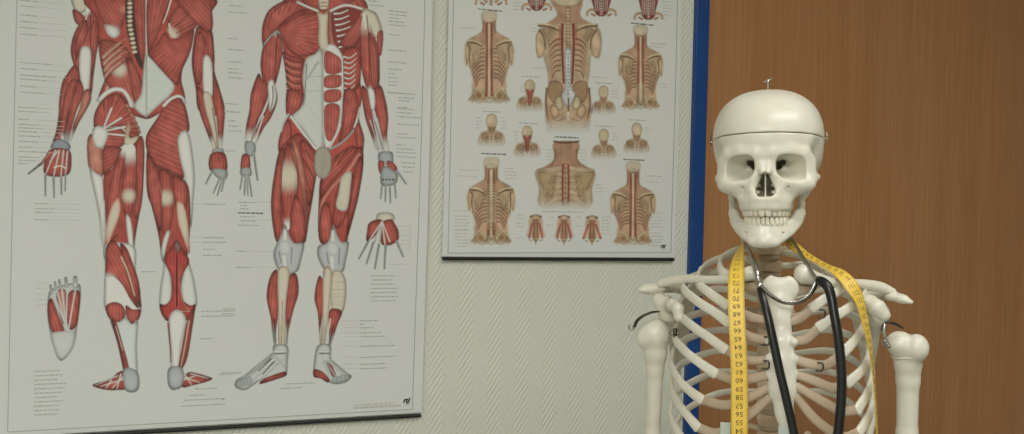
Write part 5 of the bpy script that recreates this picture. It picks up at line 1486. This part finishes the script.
sweep('hook_spring', SS([(885,323,-2.0),(884,331,-2.2),(885,338,-2.2),(888,344,-2.0),(889.5,347,-1.8)]), 0.22, CHROME, skel, k=8, n=6)
for k in range(4):
    a = S(883+k*1.2, 342+k*1.6, -2.1)
    sweep('spring_coil', [a+(-.25,0,.3), a+(.25,-.2,.2), a+(.3,0,-.1), a+(-.2,.2,-.1)], 0.08, CHROME, skel, k=6, n=4)
for (u, v, y) in ((766.5, 341, -10.2), (766, 365, -10.8), (822, 314, -8.2), (820, 367, -10.4)):
    c = S(u, v, y)
    sweep('rib_clip', [c+(-.45,0,-.45), c+(.25,-.1,-.4), c+(.3,-.1,.45), c+(-.3,0,.5)], 0.11, STEEL, skel, k=6, n=4)
TAB = material('pale_tab', srgb(200, 212, 200), 0.4)
for (u0, v0, u1, v1, y) in ((720, 423, 730.5, 437, -11.0), (778, 427, 797, 440, -11.6)):
    a, b = S(u0, v1, y), S(u1, v0, y)
    box('number_tab', tuple(a*0.01), tuple((b+(0, .12, 0))*0.01), TAB, skel, 0.0006)

# ---- stand holding the skeleton up
SPB = S(771.5, 470, 7.0)
sweep('stand_pole', [SPB+(0, -2.6, -1.5), SPB+(0, -2.6, -60), (SPB[0], SPB[1]-2.6, -147)], 1.1, CHROME, skel, k=16, n=2, smooth_path=False)
for k in range(5):
    a = 2*math.pi*k/5+0.3
    b = np.array([SPB[0], SPB[1]-2.6, -143.0])
    sweep('stand_foot', [b, b+(18*math.cos(a), 18*math.sin(a), -1.5), b+(30*math.cos(a), 30*math.sin(a), -5.0)], [1.6, 1.4, 1.6], STEEL, skel, k=10, n=4)

# ------------------------------------------------------------------ tape measure
tape = thing('tape_measure', 'yellow cloth measuring tape hanging round the neck of the skeleton', 'tape measure', SK_M)
TP = [  # (edge seen left) , (edge seen right)
 ((731,478,-12.6),(747.5,478,-12.6)), ((731,434,-12.3),(747.5,434,-12.3)), ((730.8,400,-12.0),(748,400,-12.0)), ((730.3,364,-11.6),(747.5,364,-11.6)),
 ((728.6,325,-10.9),(745.6,325,-10.9)), ((727.8,297,-9.9),(744.6,297,-9.9)), ((729,274,-8.3),(743.8,273,-8.8)),
 ((732.5,259,-5.4),(743.6,256.5,-6.6)), ((738,249,-1.8),(743.5,243,-3.0)), ((744,243,3.2),(746,232,2.4)),
 ((757,239,7.0),(757,226,6.6)), ((771,238,8.2),(771,225,7.8)), ((784,240,6.6),(783,228,6.0)),
 ((790,249,1.6),(794,240,2.9)), ((808,259,-2.2),(811,254.5,-0.4)), ((826,269,-4.2),(830,265,-2.4)), ((837,278,-5.6),(845,271,-4.2)),
 ((846.5,289,-6.2),(857,283.5,-5.2)), ((855.5,302,-6.6),(863.8,301,-5.2)), ((860,316,-6.8),(867,316,-5.2)), ((864,331,-7.0),(870,331,-5.3)),
 ((869,352,-7.1),(872.6,352,-5.2)), ((872.8,380,-7.2),(875,380,-5.2)), ((875,410,-7.2),(877,410,-5.2)), ((877,450,-7.2),(879,450,-5.2))]
_E = np.array([np.concatenate([S(*a), S(*b)]) for a, b in TP])
_E = catmull(_E, 12)
TA, TB = _E[:, :3], _E[:, 3:]
TC = (TA+TB)/2
TW = TB-TA; TW /= np.linalg.norm(TW, axis=1)[:, None]
TA, TB = TC-TW*1.0, TC+TW*1.0
TT = np.gradient(TC, axis=0); TT /= np.linalg.norm(TT, axis=1)[:, None]
TN = np.cross(TW, TT); TN /= np.linalg.norm(TN, axis=1)[:, None]
TS = np.concatenate([[0], np.cumsum(np.linalg.norm(np.diff(TC, axis=0), axis=1))])
if TN[10][1] > 0: TN = -TN                 # printed side faces the viewer on the hanging strip
th = 0.025
V = np.concatenate([TA+TN*th, TB+TN*th, TA-TN*th, TB-TN*th]); n = len(TA); F = []
for i in range(n-1):
    j = i+1
    F += [(i, j, n+j, n+i), (2*n+i, 3*n+i, 3*n+j, 2*n+j), (i, 2*n+i, 2*n+j, j), (n+i, n+j, 3*n+j, 3*n+i)]
F += [(0, n, 3*n, 2*n), (n-1, 3*n-1, 4*n-1, 2*n-1)]
strap = link('strap', mesh_of('strap', V*0.01, F), tape, TAPE)
def on_tape(s, w, off=0.035):
    s = np.asarray(s, float); w = np.asarray(w, float)
    f = lambda A: np.stack([np.interp(s, TS, A[:, k]) for k in range(3)], -1)
    return (f(TC)+f(TW)*w[..., None]+f(TN)*off)*0.01
V, F = [], []
s54 = float(np.interp(0, [0, 1], [0, 1]))
s54 = float(TS[np.argmin(np.abs(TC[:60, 2]-S(739, 432, -12.3)[2]))])
cm0 = s54-0.5                                # position of the 54 cm stroke's neighbour
k = 0
for q in range(int((TS[-1]-0.2)*10)):
    s = 0.1+q*0.1
    ph = round((s-cm0)*10) % 10
    ln = 0.30 if ph == 0 else (0.24 if ph == 5 else 0.16)
    for sd in (-1, 1):
        a = on_tape([s-.014, s+.014, s+.014, s-.014], np.array([1.0, 1.0, 1.0-ln, 1.0-ln])*sd*0.985)
        b = len(V); V += list(a); F.append((b, b+1, b+2, b+3))
        a = on_tape([s-.014, s+.014, s+.014, s-.014], np.array([1.0, 1.0, 1.0-ln, 1.0-ln])*sd*0.985, -0.035)
        b = len(V); V += list(a); F.append((b+3, b+2, b+1, b))
marks = link('tick_marks', mesh_of('tick_marks', V, F), tape, INK); marks['kind'] = 'stuff'
def digits(num):
    fc = bpy.data.curves.new('digits', 'FONT'); fc.body = str(num); fc.size = 0.86; fc.align_x = 'CENTER'; fc.align_y = 'CENTER'; fc.resolution_u = 2
    fo = bpy.data.objects.new('digits', fc); COL.objects.link(fo)
    bpy.context.view_layer.update()
    tm = fo.to_mesh()
    co = np.array([v.co[:] for v in tm.vertices]); fs = [tuple(p.vertices) for p in tm.polygons]
    fo.to_mesh_clear(); bpy.data.objects.remove(fo); bpy.data.curves.remove(fc)
    return co, fs
for num in range(54, 54+int(TS[-1]-s54-0.6)):
    s = s54+(num-54)*1.005
    co, fs = digits(num)
    # the numbers stand on their heads: the tape is hung with its zero end down
    w = 1.08 if num < 100 else 0.85
    if num < 82:
        P = on_tape(s-co[:, 1], -co[:, 0]*w, 0.036)
    else:                                    # further on the back of the tape is turned outwards
        P = on_tape(s-co[:, 1], co[:, 0]*w, -0.036)
    link('printed_number', mesh_of('printed_number', P, fs), tape, INK)

# ------------------------------------------------------------------ stethoscope
steth = thing('stethoscope', 'black tubed stethoscope with chrome ear tubes hanging round the neck of the skeleton', 'stethoscope', SK_M)
sweep('tube', SS([(759.5,287,-9.6),(762.5,297,-10.6),(767,313,-11.4),(771.5,333,-11.9),(779,368,-12.5),(787,402,-12.9),(794,434,-13.1),(801,478,-13.3)]),
      [0.38, 0.46, 0.5, 0.52, 0.52, 0.52, 0.52, 0.52], RUBBER, steth, k=16, n=8)
sweep('tube', SS([(818,280.5,-9.6),(822,281.5,-10.0),(828,287.5,-10.5),(831.5,298,-10.8),(834,313,-11.2),(838,336,-11.7),(841,364,-12.0),(841.5,396,-12.2),(838,434,-12.4),(833,478,-12.6)]),
      [0.5, 0.58, 0.6, 0.58, 0.56, 0.56, 0.57, 0.57, 0.57, 0.57], RUBBER, steth, k=16, n=8)
for P, rr in (([(760.3,289,-9.9),(758.8,281,-9.5),(756.6,272,-9.0),(753.5,261,-7.6),(749.5,251,-5.4),(744,243,-2.6),(742,237,0.4),(747,231,3.0)], [.3,.3,.36,.34,.25,.22,.22,.22]),
              ([(819,282,-9.9),(815,277.5,-9.4),(807,265,-7.6),(799,251,-4.8),(793,241,-1.6),(788.5,235,1.4),(783,230,3.6)], [.26,.26,.25,.23,.22,.22,.22])):
    o = sweep('ear_tube', SS(P), rr, CHROME, steth, k=12, n=7)
    sweep('ear_tip', SS([P[-1], (P[-1][0]*0.8+768*0.2, P[-1][1]-3, P[-1][2]+0.7)]), [0.45, 0.55], RUBBER, o, k=10, n=3)
for u, v, y, du in ((759.2, 285.5, -9.75, 1.6), (817.5, 280.2, -9.6, 2.2)):
    sweep('ferrule', SS([(u-0.3, v-2.0, y+.2), (u+0.5*du, v+1.6, y-.1)]), 0.46, CHROME, steth, k=14, n=2, smooth_path=False)
sweep('spring_band', SS([(761,286,-10.0),(765,290,-10.5),(771,295.5,-11.0),(781,301.3,-11.4),(791,303.2,-11.5),(800,301.7,-11.4),(807.5,297.5,-11.0),(813,290.5,-10.5),(816.5,283,-9.9)]),
      0.29, CHROME, steth, k=10, n=7, flat=(lambda c: np.array([0, 1.0, 0.55]), 0.3), power=3.0)
